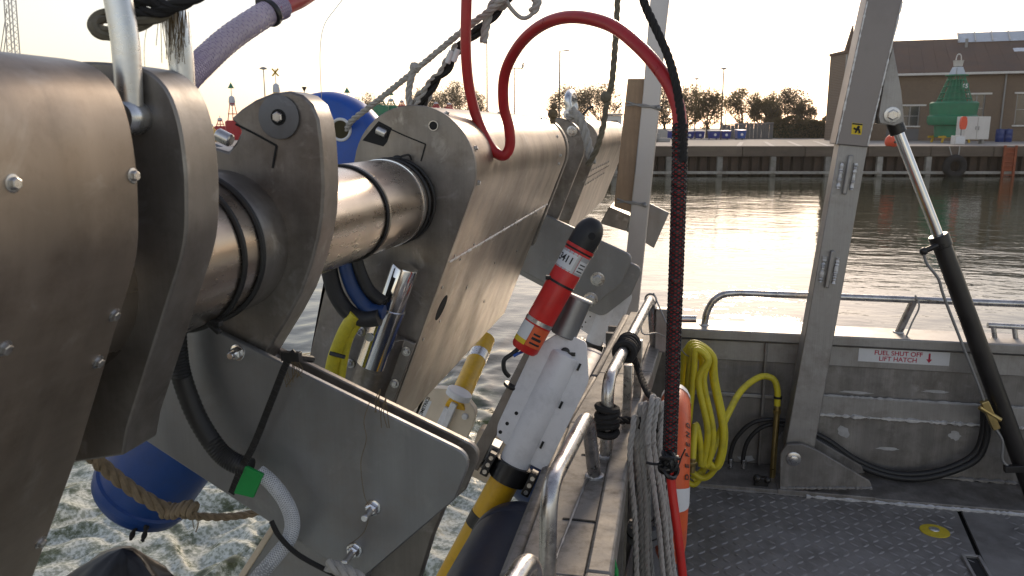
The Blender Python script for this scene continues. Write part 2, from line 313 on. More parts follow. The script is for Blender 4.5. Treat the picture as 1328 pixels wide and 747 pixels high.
    def cyl(s, a, b, r, seg=20, bev=0.0):
        a = Vector(a); b = Vector(b); h = (b - a).length
        if bev: pr = [(0, r - bev), (bev, r), (h - bev, r), (h, r - bev)]
        else: pr = [(0, r), (h, r)]
        return s.lathe(a, b - a, pr, seg)
    def ball(s, c, r, seg=16, rings=8, sx=(1, 1, 1)):
        c = Vector(c); vs = []; fs = []
        for i in range(rings + 1):
            ph = math.pi * i / rings
            for k in range(seg):
                t = 2 * math.pi * k / seg
                vs.append(c + V(r * sx[0] * math.sin(ph) * math.cos(t), r * sx[1] * math.sin(ph) * math.sin(t), r * sx[2] * math.cos(ph)))
        for i in range(rings):
            for k in range(seg):
                l = (k + 1) % seg; fs.append((i * seg + k, (i + 1) * seg + k, (i + 1) * seg + l, i * seg + l))
        return s.add(vs, fs)
    def torus(s, c, axis, R, r, seg=40, ms=12, ax_scale=1.0):
        a, b = basis(Vector(axis)); ax = Vector(axis).normalized(); c = Vector(c); vs = []; fs = []
        for i in range(seg):
            t = 2 * math.pi * i / seg; rd = a * math.cos(t) + b * math.sin(t)
            for k in range(ms):
                p = 2 * math.pi * k / ms; vs.append(c + rd * (R + r * math.cos(p)) + ax * (r * ax_scale * math.sin(p)))
        for i in range(seg):
            j = (i + 1) % seg
            for k in range(ms):
                l = (k + 1) % ms; fs.append((i * ms + k, j * ms + k, j * ms + l, i * ms + l))
        return s.add(vs, fs)
    def build(s, name, mt, parent=None, bevel=0.0, angle=38, segs=2, origin=None):
        root = parent
        while root is not None and root.parent is not None: root = root.parent
        me = bpy.data.meshes.new(name)
        if root is not None: inv = ROOTM[root.name].inverted(); vs = [inv @ p for p in s.v]
        elif origin is not None: o_ = Vector(origin); vs = [p - o_ for p in s.v]
        else: vs = s.v
        me.from_pydata([tuple(p) for p in vs], [], [tuple(f) for f in s.f])
        me.validate(); me.polygons.foreach_set('use_smooth', [True] * len(me.polygons)); me.set_sharp_from_angle(angle=rad(angle))
        me.materials.append(MATS[mt]); me.update()
        o = bpy.data.objects.new(name, me); col.objects.link(o)
        if root is not None: o.parent = parent
        elif origin is not None: o.location = origin
        if root is None: ROOTM[o.name] = Matrix.Translation(Vector(origin)) if origin is not None else Matrix.Identity(4)
        if bevel:
            bm_ = o.modifiers.new('edge', 'BEVEL'); bm_.width = bevel; bm_.segments = segs; bm_.limit_method = 'ANGLE'; bm_.angle_limit = rad(40); bm_.harden_normals = False
        return o
def tag(o, label=None, cat=None, group=None, kind=None):
    if label: o['label'] = label
    if cat: o['category'] = cat
    if group: o['group'] = group
    if kind: o['kind'] = kind
    return o
def thing(name, label, cat, loc=(0, 0, 0), rz=0.0, group=None):
    o = bpy.data.objects.new(name, None); col.objects.link(o); o.location = loc; o.rotation_euler = (0, 0, rz); o.empty_display_size = 0.1
    ROOTM[o.name] = Matrix.Translation(Vector(loc)) @ Matrix.Rotation(rz, 4, 'Z'); tag(o, label, cat, group); return o
def clone(src, parent, M):                                     # copy a part (mesh shared) and move it by M (in the parent's space)
    c = src.copy(); col.objects.link(c); c.parent = parent; c.matrix_local = M @ src.matrix_local; return c
def text(name, s, parent, mt, loc, right, up, size, depth=0.0006, align='CENTER', bold=0.0):
    cu = bpy.data.curves.new(name, 'FONT'); cu.body = s; cu.size = size; cu.align_x = align; cu.align_y = 'CENTER'; cu.extrude = depth; cu.offset = bold
    to = bpy.data.objects.new(name + '_tmp', cu); col.objects.link(to); bpy.context.view_layer.update()
    me = bpy.data.meshes.new_from_object(to.evaluated_get(bpy.context.evaluated_depsgraph_get()))
    col.objects.unlink(to); bpy.data.objects.remove(to)
    right = Vector(right).normalized(); up = Vector(up); up = (up - right * up.dot(right)).normalized(); nn = right.cross(up)
    M = Matrix((right, up, nn)).transposed().to_4x4(); M.translation = Vector(loc)
    mb = MB(); mb.v = [M @ v.co for v in me.vertices]; mb.f = [list(p.vertices) for p in me.polygons]
    return mb.build(name, mt, parent)
def bolt(c, d, r, h=None, mt='bolt_steel', parent=None, name='bolt', washer=True):
    d = Vector(d).normalized(); h = h or r * 0.9; mb = MB()
    if washer: mb.lathe(c, d, [(-0.001, r * 1.45), (r * 0.18, r * 1.45), (r * 0.22, r * 1.3)], 16)
    mb.lathe(Vector(c) + d * (r * 0.15 if washer else -0.001), d, [(0, r), (h * 0.85, r), (h, r * 0.8)], 6)
    return mb.build(name, mt, parent, angle=25)

# ================================================================== SETTING: water
WZ = -0.7
def build_water():
    n = 420
    ux = np.linspace(-7.3, 7.3, n); uy = np.linspace(-6.2, 7.3, n)
    X = -2.2 + 0.42 * np.sinh(ux); Y = 4.4 + 0.42 * np.sinh(uy)
    gx, gy = np.meshgrid(X, Y); dx = np.gradient(X); dy = np.gradient(Y); cell = np.maximum(*np.meshgrid(dx, dy))
    z = np.zeros_like(gx); rng = np.random.default_rng(3)
    wx = gx + 0.10 * np.sin(gy * 5.1 + gx * 2.3) + 0.05 * np.sin(gy * 11.7 - gx * 7.9); wy = gy + 0.10 * np.sin(gx * 4.3 - gy * 1.9) + 0.05 * np.sin(gx * 13.1 + gy * 6.1)
    wake = np.exp(-((gx + 2.2) / 2.2) ** 2) * np.clip((8.5 - gy) / 4, 0, 1)
    for i in range(26):
        lam = 0.10 * 1.17 ** i; a = rng.uniform(0, 2 * math.pi); k = 2 * math.pi / lam; ph = rng.uniform(0, 6.28)
        ok = np.clip((lam / 4 - cell) / (lam / 8 + 1e-6), 0, 1)
        c = np.sin(k * (wx * math.cos(a) + wy * math.sin(a)) + ph); c = 1 - 2 * np.abs(c) ** 0.8 if i % 2 else c
        z += ok * c * (0.0015 + 0.0045 * lam * (lam < 1.2) + wake * 0.020 * min(lam, 0.5)) * 0.9
    vs = np.stack([gx.ravel(), gy.ravel(), (WZ + z).ravel()], 1)
    idx = np.arange(n * n).reshape(n, n); f = np.stack([idx[:-1, :-1].ravel(), idx[:-1, 1:].ravel(), idx[1:, 1:].ravel(), idx[1:, :-1].ravel()], 1)
    me = bpy.data.meshes.new('water'); me.vertices.add(len(vs)); me.vertices.foreach_set('co', vs.ravel())
    me.loops.add(f.size); me.loops.foreach_set('vertex_index', f.ravel()); me.polygons.add(len(f)); me.polygons.foreach_set('loop_start', np.arange(0, f.size, 4)); me.polygons.foreach_set('loop_total', np.full(len(f), 4))
    me.update(calc_edges=True); me.polygons.foreach_set('use_smooth', [True] * len(f))
    m = bpy.data.materials.new('water'); m.use_nodes = True; nt = m.node_tree; b = nt.nodes['Principled BSDF']; L = nt.links.new
    b.inputs['Roughness'].default_value = 0.06; b.inputs['IOR'].default_value = 1.33
    tc = nt.nodes.new('ShaderNodeTexCoord')
    def nz(scale, stretch, detail=4, rot=0, rough=0.55):
        mp = nt.nodes.new('ShaderNodeMapping'); mp.inputs['Scale'].default_value = stretch; mp.inputs['Rotation'].default_value = (0, 0, rot)
        t = nt.nodes.new('ShaderNodeTexNoise'); t.inputs['Scale'].default_value = scale; t.inputs['Detail'].default_value = detail; t.inputs['Roughness'].default_value = rough
        L(tc.outputs['Object'], mp.inputs[0]); L(mp.outputs[0], t.inputs['Vector']); return t.outputs[0]
    def mth(op, a, c=None, d=None):
        q = nt.nodes.new('ShaderNodeMath'); q.operation = op
        for i, s_ in enumerate((a, c, d)):
            if s_ is None: continue
            if isinstance(s_, (int, float)): q.inputs[i].default_value = s_
            else: L(s_, q.inputs[i])
        return q.outputs[0]
    big = nz(0.55, (0.55, 1.0, 1), 3, YAW); mid = nz(2.2, (0.6, 1.0, 1), 4, -0.1); fine = nz(14, (0.8, 1, 1), 3); rip = nz(5.0, (0.45, 1.3, 1), 3, YAW)
    hgt = mth('ADD', mth('MULTIPLY', big, 0.13), mth('ADD', mth('MULTIPLY', mid, 0.085), mth('ADD', mth('MULTIPLY', rip, 0.014), mth('MULTIPLY', fine, 0.004))))
    bp = nt.nodes.new('ShaderNodeBump'); bp.inputs['Strength'].default_value = 0.15; bp.inputs['Distance'].default_value = 1.0
    L(hgt, bp.inputs['Height']); L(bp.outputs[0], b.inputs['Normal'])
    # foam churned up by the propellers close to the side
    sp = nt.nodes.new('ShaderNodeSeparateXYZ'); L(tc.outputs['Object'], sp.inputs[0])
    fy = nt.nodes.new('ShaderNodeMapRange'); fy.inputs[1].default_value = 8.0; fy.inputs[2].default_value = 4.4; L(sp.outputs[1], fy.inputs[0])
    fx = nt.nodes.new('ShaderNodeMapRange'); fx.inputs[1].default_value = -8.0; fx.inputs[2].default_value = -3.0; L(sp.outputs[0], fx.inputs[0])
    area = mth('MULTIPLY', fy.outputs[0], fx.outputs[0])
    fn = nz(4.5, (1, 1, 1), 10, 0.4, 0.68); fn2 = nz(9, (1, 1, 1), 8, 0.1, 0.7)
    bub = nz(42, (1, 1, 1), 4, 0.2, 0.6); swirl = nz(1.1, (1, 0.7, 1), 4, 0.5)
    def mapr(x, a, b_, c=0.0, d=1.0):
        q = nt.nodes.new('ShaderNodeMapRange'); q.interpolation_type = 'SMOOTHSTEP'; L(x, q.inputs[0]); q.inputs[1].default_value = a; q.inputs[2].default_value = b_; q.inputs[3].default_value = c; q.inputs[4].default_value = d; return q.outputs[0]
    ar = mth('POWER', area, 0.4)
    fo = mth('MULTIPLY', mth('ADD', mth('MULTIPLY', fn, 0.75), mth('MULTIPLY', swirl, 0.35)), ar)
    cover = mapr(fo, 0.44, 0.53); lace = mth('MULTIPLY', mapr(mth('ABSOLUTE', mth('SUBTRACT', fn2, 0.5)), 0.035, 0.0), mapr(fo, 0.40, 0.50))
    bubble = mapr(bub, 0.40, 0.58, 0.35, 1.0)
    mask = mth('MINIMUM', mth('MULTIPLY', mth('MAXIMUM', cover, mth('MULTIPLY', lace, 0.4)), bubble), 1.0)
    aer = nt.nodes.new('ShaderNodeMix'); aer.data_type = 'RGBA'; L(mapr(fo, 0.33, 0.52), aer.inputs[0]); aer.inputs[6].default_value = (0.040, 0.045, 0.022, 1); aer.inputs[7].default_value = (0.14, 0.165, 0.09, 1)
    mc = nt.nodes.new('ShaderNodeMix'); mc.data_type = 'RGBA'; L(mask, mc.inputs[0]); L(aer.outputs[2], mc.inputs[6]); mc.inputs[7].default_value = (0.72, 0.74, 0.66, 1)
    L(mc.outputs[2], b.inputs['Base Color'])
    mr = nt.nodes.new('ShaderNodeMapRange'); L(mask, mr.inputs[0]); mr.inputs[3].default_value = 0.05; mr.inputs[4].default_value = 0.75; L(mr.outputs[0], b.inputs['Roughness'])
    me.materials.append(m); o = bpy.data.objects.new('water', me); col.objects.link(o); tag(o, 'rippled harbour water with white foam near the boat', None, None, 'structure')
build_water()

# ================================================================== SETTING: quay (frame: s across, d ahead of the camera)
def B(s, d, z): return _R * s + _H * d + V(0, 0, z)
def sd_of(p): return Vector(p).dot(_R), Vector(p).dot(_H)
QD = (WZ - EYE.z) / (fd(664, 228, 1.0).z - EYE.z)           # distance of the quay face
QZ = fd(900, 190, QD).z                                       # quay top
mb = MB(); mb.prism([B(-150, QD + 0.35, QZ), B(200, QD + 0.35, QZ), B(200, 500, QZ), B(-150, 500, QZ)], V(0, 0, -1.2))
quay = mb.build('quay_pavement', 'paving'); tag(quay, 'pale paved quayside across the water', None, None, 'structure')
for k, (xa, ya, xb, yb) in enumerate([(992, 183.5, 1002, 190), (1022, 183, 1038, 190), (1055, 182.5, 1075, 190), (962, 184, 958, 190)]):
    a = atz(xa, ya, QZ + 0.006); c = atz(xb, yb - 0.6, QZ + 0.006); mb = MB(); sdv = _R * 0.12
    mb.add([a - sdv, a + sdv, c + sdv, c - sdv], [(0, 1, 2, 3)]); mb.build('paving_joint', 'paving_joint', quay)
g = MB(); g.prism([B(-420, 300, QZ - 1.5), B(420, 300, QZ - 1.5), B(420, 560, QZ - 1.5), B(-420, 560, QZ - 1.5)], V(0, 0, 1.6))
tag(g.build('ground', 'far_land'), 'flat hazy land behind the harbour', None, None, 'structure')
qw = thing('quay_wall', 'dark sheet pile quay wall with timber capping beam and pale posts', 'quay wall', B(0, QD, WZ), YAW)
MB().prism([B(-60, QD + 0.42, QZ - 0.1), B(90, QD + 0.42, QZ - 0.1), B(90, QD + 0.42, WZ - 1), B(-60, QD + 0.42, WZ - 1)], _H * 0.3).build('backing_wall', 'sheet_pile', qw)
zc = fd(900, 203, QD).z
for k in range(22):
    s0 = -22 + k * 3.0
    mb = MB(); mb.prism([B(s0 + 0.01, QD - 0.12, zc), B(s0 + 2.98, QD - 0.12, zc), B(s0 + 2.98, QD - 0.12, QZ + 0.02), B(s0 + 0.01, QD - 0.12, QZ + 0.02)], _H * 0.5)
    mb.build('capping_beam', 'quay_timber', qw, 0.02)
zw = fd(900, 224, QD).z
MB().prism([B(-22, QD - 0.16, zw - 0.06), B(44, QD - 0.16, zw - 0.06), B(44, QD - 0.16, zw + 0.07), B(-22, QD - 0.16, zw + 0.07)], _H * 0.22).build('waling', 'quay_post', qw, 0.015)
pile0 = MB().prism([B(0, QD + 0.30, WZ - 0.8), B(0.06, QD + 0.14, WZ - 0.8), B(0.36, QD + 0.14, WZ - 0.8), B(0.42, QD + 0.30, WZ - 0.8), B(0.49, QD + 0.30, WZ - 0.8), B(0.49, QD + 0.38, WZ - 0.8), B(0, QD + 0.38, WZ - 0.8)], V(0, 0, zc - WZ + 0.8 + 0.05)).build('sheet_pile', 'sheet_pile', qw)
pile0.location = (-12, 0, 0)
for k in range(1, 84): clone(pile0, qw, Matrix.Translation((k * 0.5, 0, 0)))
post_px = [867, 933, 1002, 1073, 1140, 1203, 1305]
ss = [sd_of(fd(p, 215, QD))[0] for p in post_px]; ss += [ss[0] - 2.6 * k for k in (1, 2, 3, 4, 5)] + [ss[-1] + 2.6 * k for k in (1, 2)]
for s0 in ss: MB().prism([B(s0 - 0.13, QD - 0.10, WZ - 0.8), B(s0 + 0.13, QD - 0.10, WZ - 0.8), B(s0 + 0.13, QD - 0.10, zc - 0.004), B(s0 - 0.13, QD - 0.10, zc - 0.004)], _H * 0.22).build('fender_post', 'quay_post', qw, 0.02)

# ================================================================== SETTING: the boat
SDZ = 0.75                                                    # height of the side deck and bulwark top
boat = thing('work_boat', 'weathered aluminium work boat, its deck, bulwark and side deck', 'boat', (0.6, 2.0, 0))
BW = 3.74; BZ = at(1110, 437, BW - 0.045).z; CT = BZ - at(1110, 450, BW - 0.045).z
sx_gap = atz(1242, 660, 0).x; gapd = (atz(1280, 747, 0) - atz(1242, 660, 0)).normalized()
# deck plates
def deckx(y): p = atz(1242, 660, 0); q = atz(1280, 747, 0); t = (y - p.y) / (q.y - p.y); return p.x + (q.x - p.x) * t
d1 = MB().prism([V(-0.12, -1.2, 0), V(deckx(-1.2) - 0.006, -1.2, 0), V(deckx(3.46) - 0.006, 3.46, 0), V(-0.12, 3.46, 0)], V(0, 0, -0.012)).build('deck_plate', 'deck_plate', boat, 0.002)
d2 = MB().prism([V(deckx(-1.2) + 0.012, -1.2, 0), V(4.2, -1.2, 0), V(4.2, 3.46, 0), V(deckx(3.46) + 0.012, 3.46, 0)], V(0, 0, -0.012)).build('deck_plate', 'deck_plate', boat, 0.002)
MB().prism([V(-0.12, -1.2, -0.03), V(4.2, -1.2, -0.03), V(4.2, 3.9, -0.03), V(-0.12, 3.9, -0.03)], V(0, 0, -0.02)).build('deck_frame', 'dark_gap', boat)
def lug(mb, x, y, a, l, w_, h):
    c, s_ = math.cos(a), math.sin(a)
    pts = [(-l, 0), (-l * 0.45, w_ * 0.85), (l * 0.45, w_ * 0.85), (l, 0), (l * 0.45, -w_ * 0.85), (-l * 0.45, -w_ * 0.85)]
    vs = [V(x + c * p - s_ * q, y + s_ * p + c * q, 0.0002) for p, q in pts] + [V(x + c * p * 0.62 - s_ * q * 0.4, y + s_ * p * 0.62 + c * q * 0.4, h) for p, q in pts]
    mb.add(vs, [(i, (i + 1) % 6, (i + 1) % 6 + 6, i + 6) for i in range(6)] + [(6, 7, 8, 9, 10, 11)])
for dpl, xr in ((d1, lambda x, y: 0.02 < x < deckx(y) - 0.03), (d2, lambda x, y: deckx(y) + 0.16 < x < 2.2)):
    mb = MB(); P_ = 0.045
    for i in range(0, 64):
        for j in range(0, 62):
            x = 0.02 + i * P_ + 0.3 * 0; y = 1.45 + j * P_
            if y < 3.43 and xr(x, y) and px((x, y, 0))[0] < 1420: lug(mb, x, y, rad(45) if (i + j) % 2 else rad(-45), 0.0205, 0.0072, 0.0030)
    tag(mb.build('tread_lugs', 'lug_metal', dpl, angle=20), None, None, None, 'stuff')
# deck edge strip and weld
MB().prism([V(-0.12, 3.464, 0.001), V(4.2, 3.464, 0.001), V(4.2, BW, 0.001), V(-0.12, BW, 0.001)], V(0, 0, 0.02)).build('deck_margin', 'aluminium_old', boat, 0.003)
def lumpy(a, b, r, n=60, amp=0.5, seed=1):
    rr = random.Random(seed); a = Vector(a); b = Vector(b); pts = [a.lerp(b, i / n) for i in range(n + 1)]
    return pts, [r * (1 + amp * (rr.random() - 0.5) * 2) for _ in pts]
p_, r_ = lumpy(V(0.62, 3.462, 0.004), V(1.9, 3.462, 0.004), 0.007, 110, 0.6, 2)
MB().tube(p_, r_, 6).build('weld_bead', 'weld', boat)
p_, r_ = lumpy(V(-0.05, 3.462, 0.003), V(0.62, 3.462, 0.003), 0.004, 60, 0.5, 5)
MB().tube(p_, r_, 6).build('weld_bead', 'aluminium', boat)
# recessed lifting slot at the frame's lower right, deck fitting
p = atz(1262, 735, 0); mb = MB()
for off in (-0.028, 0.028): mb.bar(p + V(off, -0.14, 0.006), p + V(off + 0.012, 0.065, 0.006), 0.012, 0.014)
mb.bar(p + V(-0.02, 0.065, 0.006), p + V(0.045, 0.065, 0.006), 0.012, 0.014)
mb.build('slot_frame', 'aluminium', boat, 0.002)
MB().prism([p + V(-0.02, -0.14, 0.0015), p + V(0.022, -0.14, 0.0015), p + V(0.034, 0.06, 0.0015), p + V(-0.012, 0.06, 0.0015)], V(0, 0, 0.001)).build('slot', 'dark_gap', boat)
p = atz(1212, 689, 0)
fit = MB().lathe(p + V(0, 0, 0.0005), V(0, 0, 1), [(0, 0.056), (0.003, 0.055), (0.0045, 0.045), (0.005, 0.01)], 32).build('painted_ring', 'yellow_paint_deck', boat)
MB().lathe(p + V(0, 0.006, 0.003), V(0, 0, 1), [(0, 0.021), (0.004, 0.020), (0.007, 0.014), (0.0075, 0.001)], 20).build('filler_cap', 'galvanised', fit)
# bulwark (far side)
bwk = MB().prism([V(-0.3, BW, 0.022), V(4.2, BW, 0.022), V(4.2, BW, BZ - 0.052), V(-0.3, BW, BZ - 0.052)], V(0, 0.03, 0)).build('bulwark_plate', 'aluminium_old', boat)
MB().prism([V(0.0, BW - 0.045, BZ - CT), V(4.2, BW - 0.045, BZ - CT), V(4.2, BW + 0.16, BZ - CT), V(0.0, BW + 0.16, BZ - CT)], V(0, 0, CT)).build('bulwark_cap', 'aluminium', boat, 0.006, segs=3)
MB().prism([V(0.02, BW - 0.012, BZ - 0.056), V(4.2, BW - 0.012, BZ - 0.056), V(4.2, BW - 0.012, BZ - 0.15), V(0.02, BW - 0.012, BZ - 0.15)], V(0, 0.011, 0)).build('cap_flange', 'aluminium', boat, 0.003)
MB().prism([V(-0.3, BW + 0.16, BZ - 0.053), V(4.2, BW + 0.16, BZ - 0.053), V(4.2, BW + 0.10, -1.4), V(-0.3, BW + 0.10, -1.4)], V(0, -0.02, 0)).build('hull_side', 'aluminium_old', boat)
zs = at(1250, 535, BW).z
MB().prism([V(0.63, BW - 0.022, zs - 0.045), V(4.2, BW - 0.022, zs - 0.045), V(4.2, BW - 0.022, zs + 0.045), V(0.63, BW - 0.022, zs + 0.045)], V(0, 0.024, 0)).build('stiffener', 'aluminium', boat, 0.004)
MB().prism([V(0.0, BW - 0.018, zs + 0.01), V(0.5, BW - 0.018, zs + 0.01), V(0.5, BW - 0.018, zs + 0.03), V(0.0, BW - 0.018, zs + 0.03)], V(0, 0.02, 0)).build('stiffener', 'aluminium', boat, 0.004)
for i, (za, xa, xb, r, mt_) in enumerate([(zs - 0.047, 0.65, 2.2, 0.008, 'weld'), (zs + 0.047, 0.65, 2.2, 0.005, 'primer_mark'), (0.028, 0.6, 2.2, 0.008, 'aluminium')]):
    p_, r_ = lumpy(V(xa, BW - 0.006 - (0.014 if i < 2 else 0), za), V(xb, BW - 0.006 - (0.014 if i < 2 else 0), za), r, 130, 0.65, 11 + i)
    MB().tube(p_, r_, 6).build('weld_bead', mt_, boat)
# ground-off patches along the stiffener: flat irregular blotches
rr = random.Random(4)
for (xp, yp, wx_, wz_) in [(1094, 560, 0.045, 0.05), (1238, 565, 0.045, 0.035), (1150, 582, 0.08, 0.014), (1110, 509, 0.11, 0.012), (1215, 508, 0.10, 0.010), (968, 595, 0.07, 0.03)]:
    c = at(xp, yp, BW - 0.0012); out = []
    for k in range(18):
        a = 2 * math.pi * k / 18; q = 0.7 + 0.5 * rr.random(); out.append(c + V(math.cos(a) * wx_ * q * 0.6, 0, math.sin(a) * wz_ * q * 0.6))
    MB().prism(out, V(0, 0.0008, 0)).build('ground_patch', 'primer_mark', boat)
# frame ribs of the bulwark
for xr_ in (0.44, 1.86): MB().box(V(xr_, BW - 0.02, 0.33), (0.012, 0.036, 0.60)).build('rib', 'aluminium_old', boat, 0.002)
# sign
a = at(1114, 453, BW - 0.016); c = at(1231, 474, BW - 0.016)
zc_s = (at(1170, 463, BW - 0.016).z); xs0, xs1 = a.x, c.x
sgn = MB().prism([V(xs0, BW - 0.0142, zc_s - 0.031), V(xs1, BW - 0.0142, zc_s - 0.031), V(xs1, BW - 0.0142, zc_s + 0.031), V(xs0, BW - 0.0142, zc_s + 0.031)], V(0, 0.002, 0)).build('fuel_sign', 'label_white', boat, 0.0006)
sgn['label'] = 'white sticker sign with red FUEL SHUT OFF LIFT HATCH lettering and arrow'
xm = xs0 + (xs1 - xs0) * 0.44
text('lettering', 'FUEL SHUT OFF', sgn, 'print_red', V(xm, BW - 0.0146, zc_s + 0.013), (1, 0, 0), (0, 0, 1), 0.029, 0.0003, bold=0.0004)
text('lettering', 'LIFT HATCH', sgn, 'print_red', V(xm, BW - 0.0146, zc_s - 0.014), (1, 0, 0), (0, 0, 1), 0.029, 0.0003, bold=0.0004)
xa_ = xs0 + (xs1 - xs0) * 0.78; ya_ = BW - 0.0146
MB().prism([V(xa_ - 0.004, ya_, zc_s + 0.022), V(xa_ + 0.004, ya_, zc_s + 0.022), V(xa_ + 0.004, ya_, zc_s - 0.005), V(xa_ + 0.012, ya_, zc_s - 0.005), V(xa_, ya_, zc_s - 0.022), V(xa_ - 0.012, ya_, zc_s - 0.005), V(xa_ - 0.004, ya_, zc_s - 0.005)], V(0, 0.0004, 0)).build('arrow', 'print_red', sgn)
# rail on top of the bulwark
RY = BW + 0.05
a = at(913, 428, RY); top = at(960, 380, RY).z
path = spline([V(a.x, RY, BZ - 0.005), V(a.x + 0.012, RY, BZ + 0.07), V(a.x + 0.05, RY, top - 0.03), V(a.x + 0.12, RY, top - 0.003), V(a.x + 0.3, RY, top), V(a.x + 1.2, RY, top), V(3.6, RY, top)], 10)
rail = MB().tube(path, 0.016, 14).build('bulwark_rail', 'aluminium_rail', boat)
b0 = at(1165, 439, RY + 0.02); b1 = at(1186, 384, RY)
MB().tube([V(b0.x, RY + 0.03, BZ - 0.004), V(b1.x, RY, top)], 0.017, 14).build('rail_post', 'aluminium_rail', rail)
MB().tube([V(2.3, RY + 0.03, BZ - 0.004), V(2.36, RY, top)], 0.017, 14).build('rail_post', 'aluminium_rail', rail)
for x_ in (a.x, b0.x): MB().torus(V(x_, RY + (0.03 if x_ == b0.x else 0), BZ + 0.001), V(0, 0, 1), 0.019, 0.005, 20, 6).build('weld_bead', 'weld', rail)
lp = [at(*q, RY - 0.03) for q in ((1187, 383), (1192, 398), (1183, 418), (1175, 437))]
MB().tube(spline(lp, 6), 0.004, 6).build('lashing', 'rope_grey', rail)
# low mooring rail at the right
p = at(1292, 432, RY + 0.03); q = at(1290, 425, RY + 0.03)
clt = MB().tube(spline([V(q.x - 0.03, RY + 0.03, BZ + 0.052), V(q.x + 0.2, RY + 0.03, BZ + 0.05), V(q.x + 0.5, RY + 0.03, BZ + 0.05)], 6), 0.013, 12).build('mooring_bar', 'aluminium_rail', boat)
for dx_ in (0.005, 0.09, 0.4): MB().tube([V(q.x + dx_, RY + 0.03, BZ - 0.002), V(q.x + dx_ - 0.012, RY + 0.03, BZ + 0.05)], 0.011, 10).build('leg', 'aluminium_rail', clt)

# side deck (left), inner coaming and hull side
gi = [V(-0.115, 0.2, SDZ), atz(793, 752, SDZ), atz(822, 553, SDZ), atz(846, 487, SDZ), atz(869, 433, SDZ)]
gi = [V(p.x, p.y, 0) for p in gi]; gi[-1].y = BW - 0.05
def strip(off0, off1, z0, z1, name, mt_, bev=0.003, par=boat):
    mb = MB()
    for i in range(len(gi) - 1):
        a, c = gi[i], gi[i + 1]
        mb.prism([V(a.x + off0, a.y, z1), V(a.x + off1, a.y, z1), V(c.x + off1, c.y - (0.0 if i == len(gi) - 2 else 0.002), z1), V(c.x + off0, c.y - (0.0 if i == len(gi) - 2 else 0.002), z1)], V(0, 0, z0 - z1))
    return mb.build(name, mt_, par, bev)
strip(-0.185, -0.052, SDZ - 0.03, SDZ, 'side_deck', 'deck_dirty')
strip(-0.050, 0.0, SDZ - 0.055, SDZ + 0.014, 'coaming', 'deck_dirty', 0.006)
strip(-0.222, -0.187, SDZ - 0.09, SDZ - 0.012, 'outer_edge', 'deck_dirty', 0.012)
strip(-0.216, -0.200, -1.3, SDZ - 0.092, 'hull_side', 'aluminium_old')
strip(-0.012, -0.004, 0.0, 0.30, 'lower_panel', 'aluminium_old')
for yj in (1.62, 1.98):   # plate joints on the side deck
    MB().box(V(-0.155, yj, SDZ + 0.0006), (0.12, 0.006, 0.003)).build('joint', 'dark_gap', boat)
p_, r_ = lumpy(V(-0.225, 1.1, SDZ + 0.002), V(-0.165, 2.2, SDZ + 0.002), 0.003, 60, 0.5, 8); MB().tube(p_, r_, 6).build('weld_bead', 'aluminium', boat)
for (pxx, pyy) in ((812, 640), (832, 590), (787, 735), (850, 545)):
    q = atz(pxx, pyy, 0.6); MB().box(V(q.x - 0.02, q.y, 0.35), (0.035, 0.012, 0.68)).build('stanchion', 'aluminium', boat, 0.003)
# hoop rails on the side deck
def hoop(pts, name='hoop_rail'):
    P = [Vector(p) for p in pts]; out = [P[0]]
    for i in range(1, len(P) - 1):
        u = (P[i - 1] - P[i]); v = (P[i + 1] - P[i]); r = min(0.06, u.length * 0.45, v.length * 0.45)
        A_, C_ = P[i] + u.normalized() * r, P[i] + v.normalized() * r
        for k in range(9):
            t = k / 8; out.append((1 - t) ** 2 * A_ + 2 * t * (1 - t) * P[i] + t * t * C_)
    out.append(P[-1]); o = MB().tube(out, 0.0165, 16).build(name, 'aluminium_rail', boat)
    for e in (P[0], P[-1]):
        pp = []; rr_ = []; rn = random.Random(int(e.y * 1000))
        for k in range(24): a = 2 * math.pi * k / 24; pp.append(V(e.x + math.cos(a) * 0.019, e.y + math.sin(a) * 0.019, SDZ + 0.002)); rr_.append(0.0055 * (0.7 + 0.6 * rn.random()))
        MB().tube(pp, rr_, 6, closed=True).build('weld_bead', 'weld', o)
    return o
RZ = 0.96
b0 = atz(771, 618, SDZ); t0 = atz(762, 537, RZ); t1 = atz(712, 632, RZ); hB = hoop([b0, t0, t1, V(t1.x, t1.y - 0.01, SDZ)])
b0 = atz(786, 592, SDZ); t1 = atz(844, 387, RZ); hC = hoop([b0, V(b0.x, b0.y, RZ), V(t1.x, t1.y, RZ), V(t1.x + 0.02, t1.y + 0.05, SDZ)])
q = atz(690, 716, RZ); b0 = V(q.x + 0.005, q.y + 0.02, SDZ); hA = hoop([b0, V(q.x, q.y, RZ), V(q.x - 0.045, q.y - 0.34, RZ), V(q.x - 0.045, q.y - 0.36, SDZ)])
# supports under the far hoop rail: two square posts and a short stub bar
for (xx, y0, y1) in ((812, 470, 560), (826, 440, 520)):
    q = atz(xx, y1, SDZ); MB().box(V(q.x, q.y, SDZ + 0.10), (0.024, 0.024, 0.2)).build('rail_post', 'aluminium_rail', hC, 0.002)
q = atz(858, 455, SDZ); qq = V(q.x, q.y, 0)
cor = MB().box(qq + V(0, 0, SDZ + 0.085), (0.055, 0.05, 0.17)).build('corner_post', 'aluminium', boat, 0.004)
MB().tube([qq + V(-0.005, -0.01, SDZ + 0.13), qq + V(0.125, -0.01, SDZ + 0.135)], 0.014, 12).build('stub_bar', 'aluminium_rail', cor)

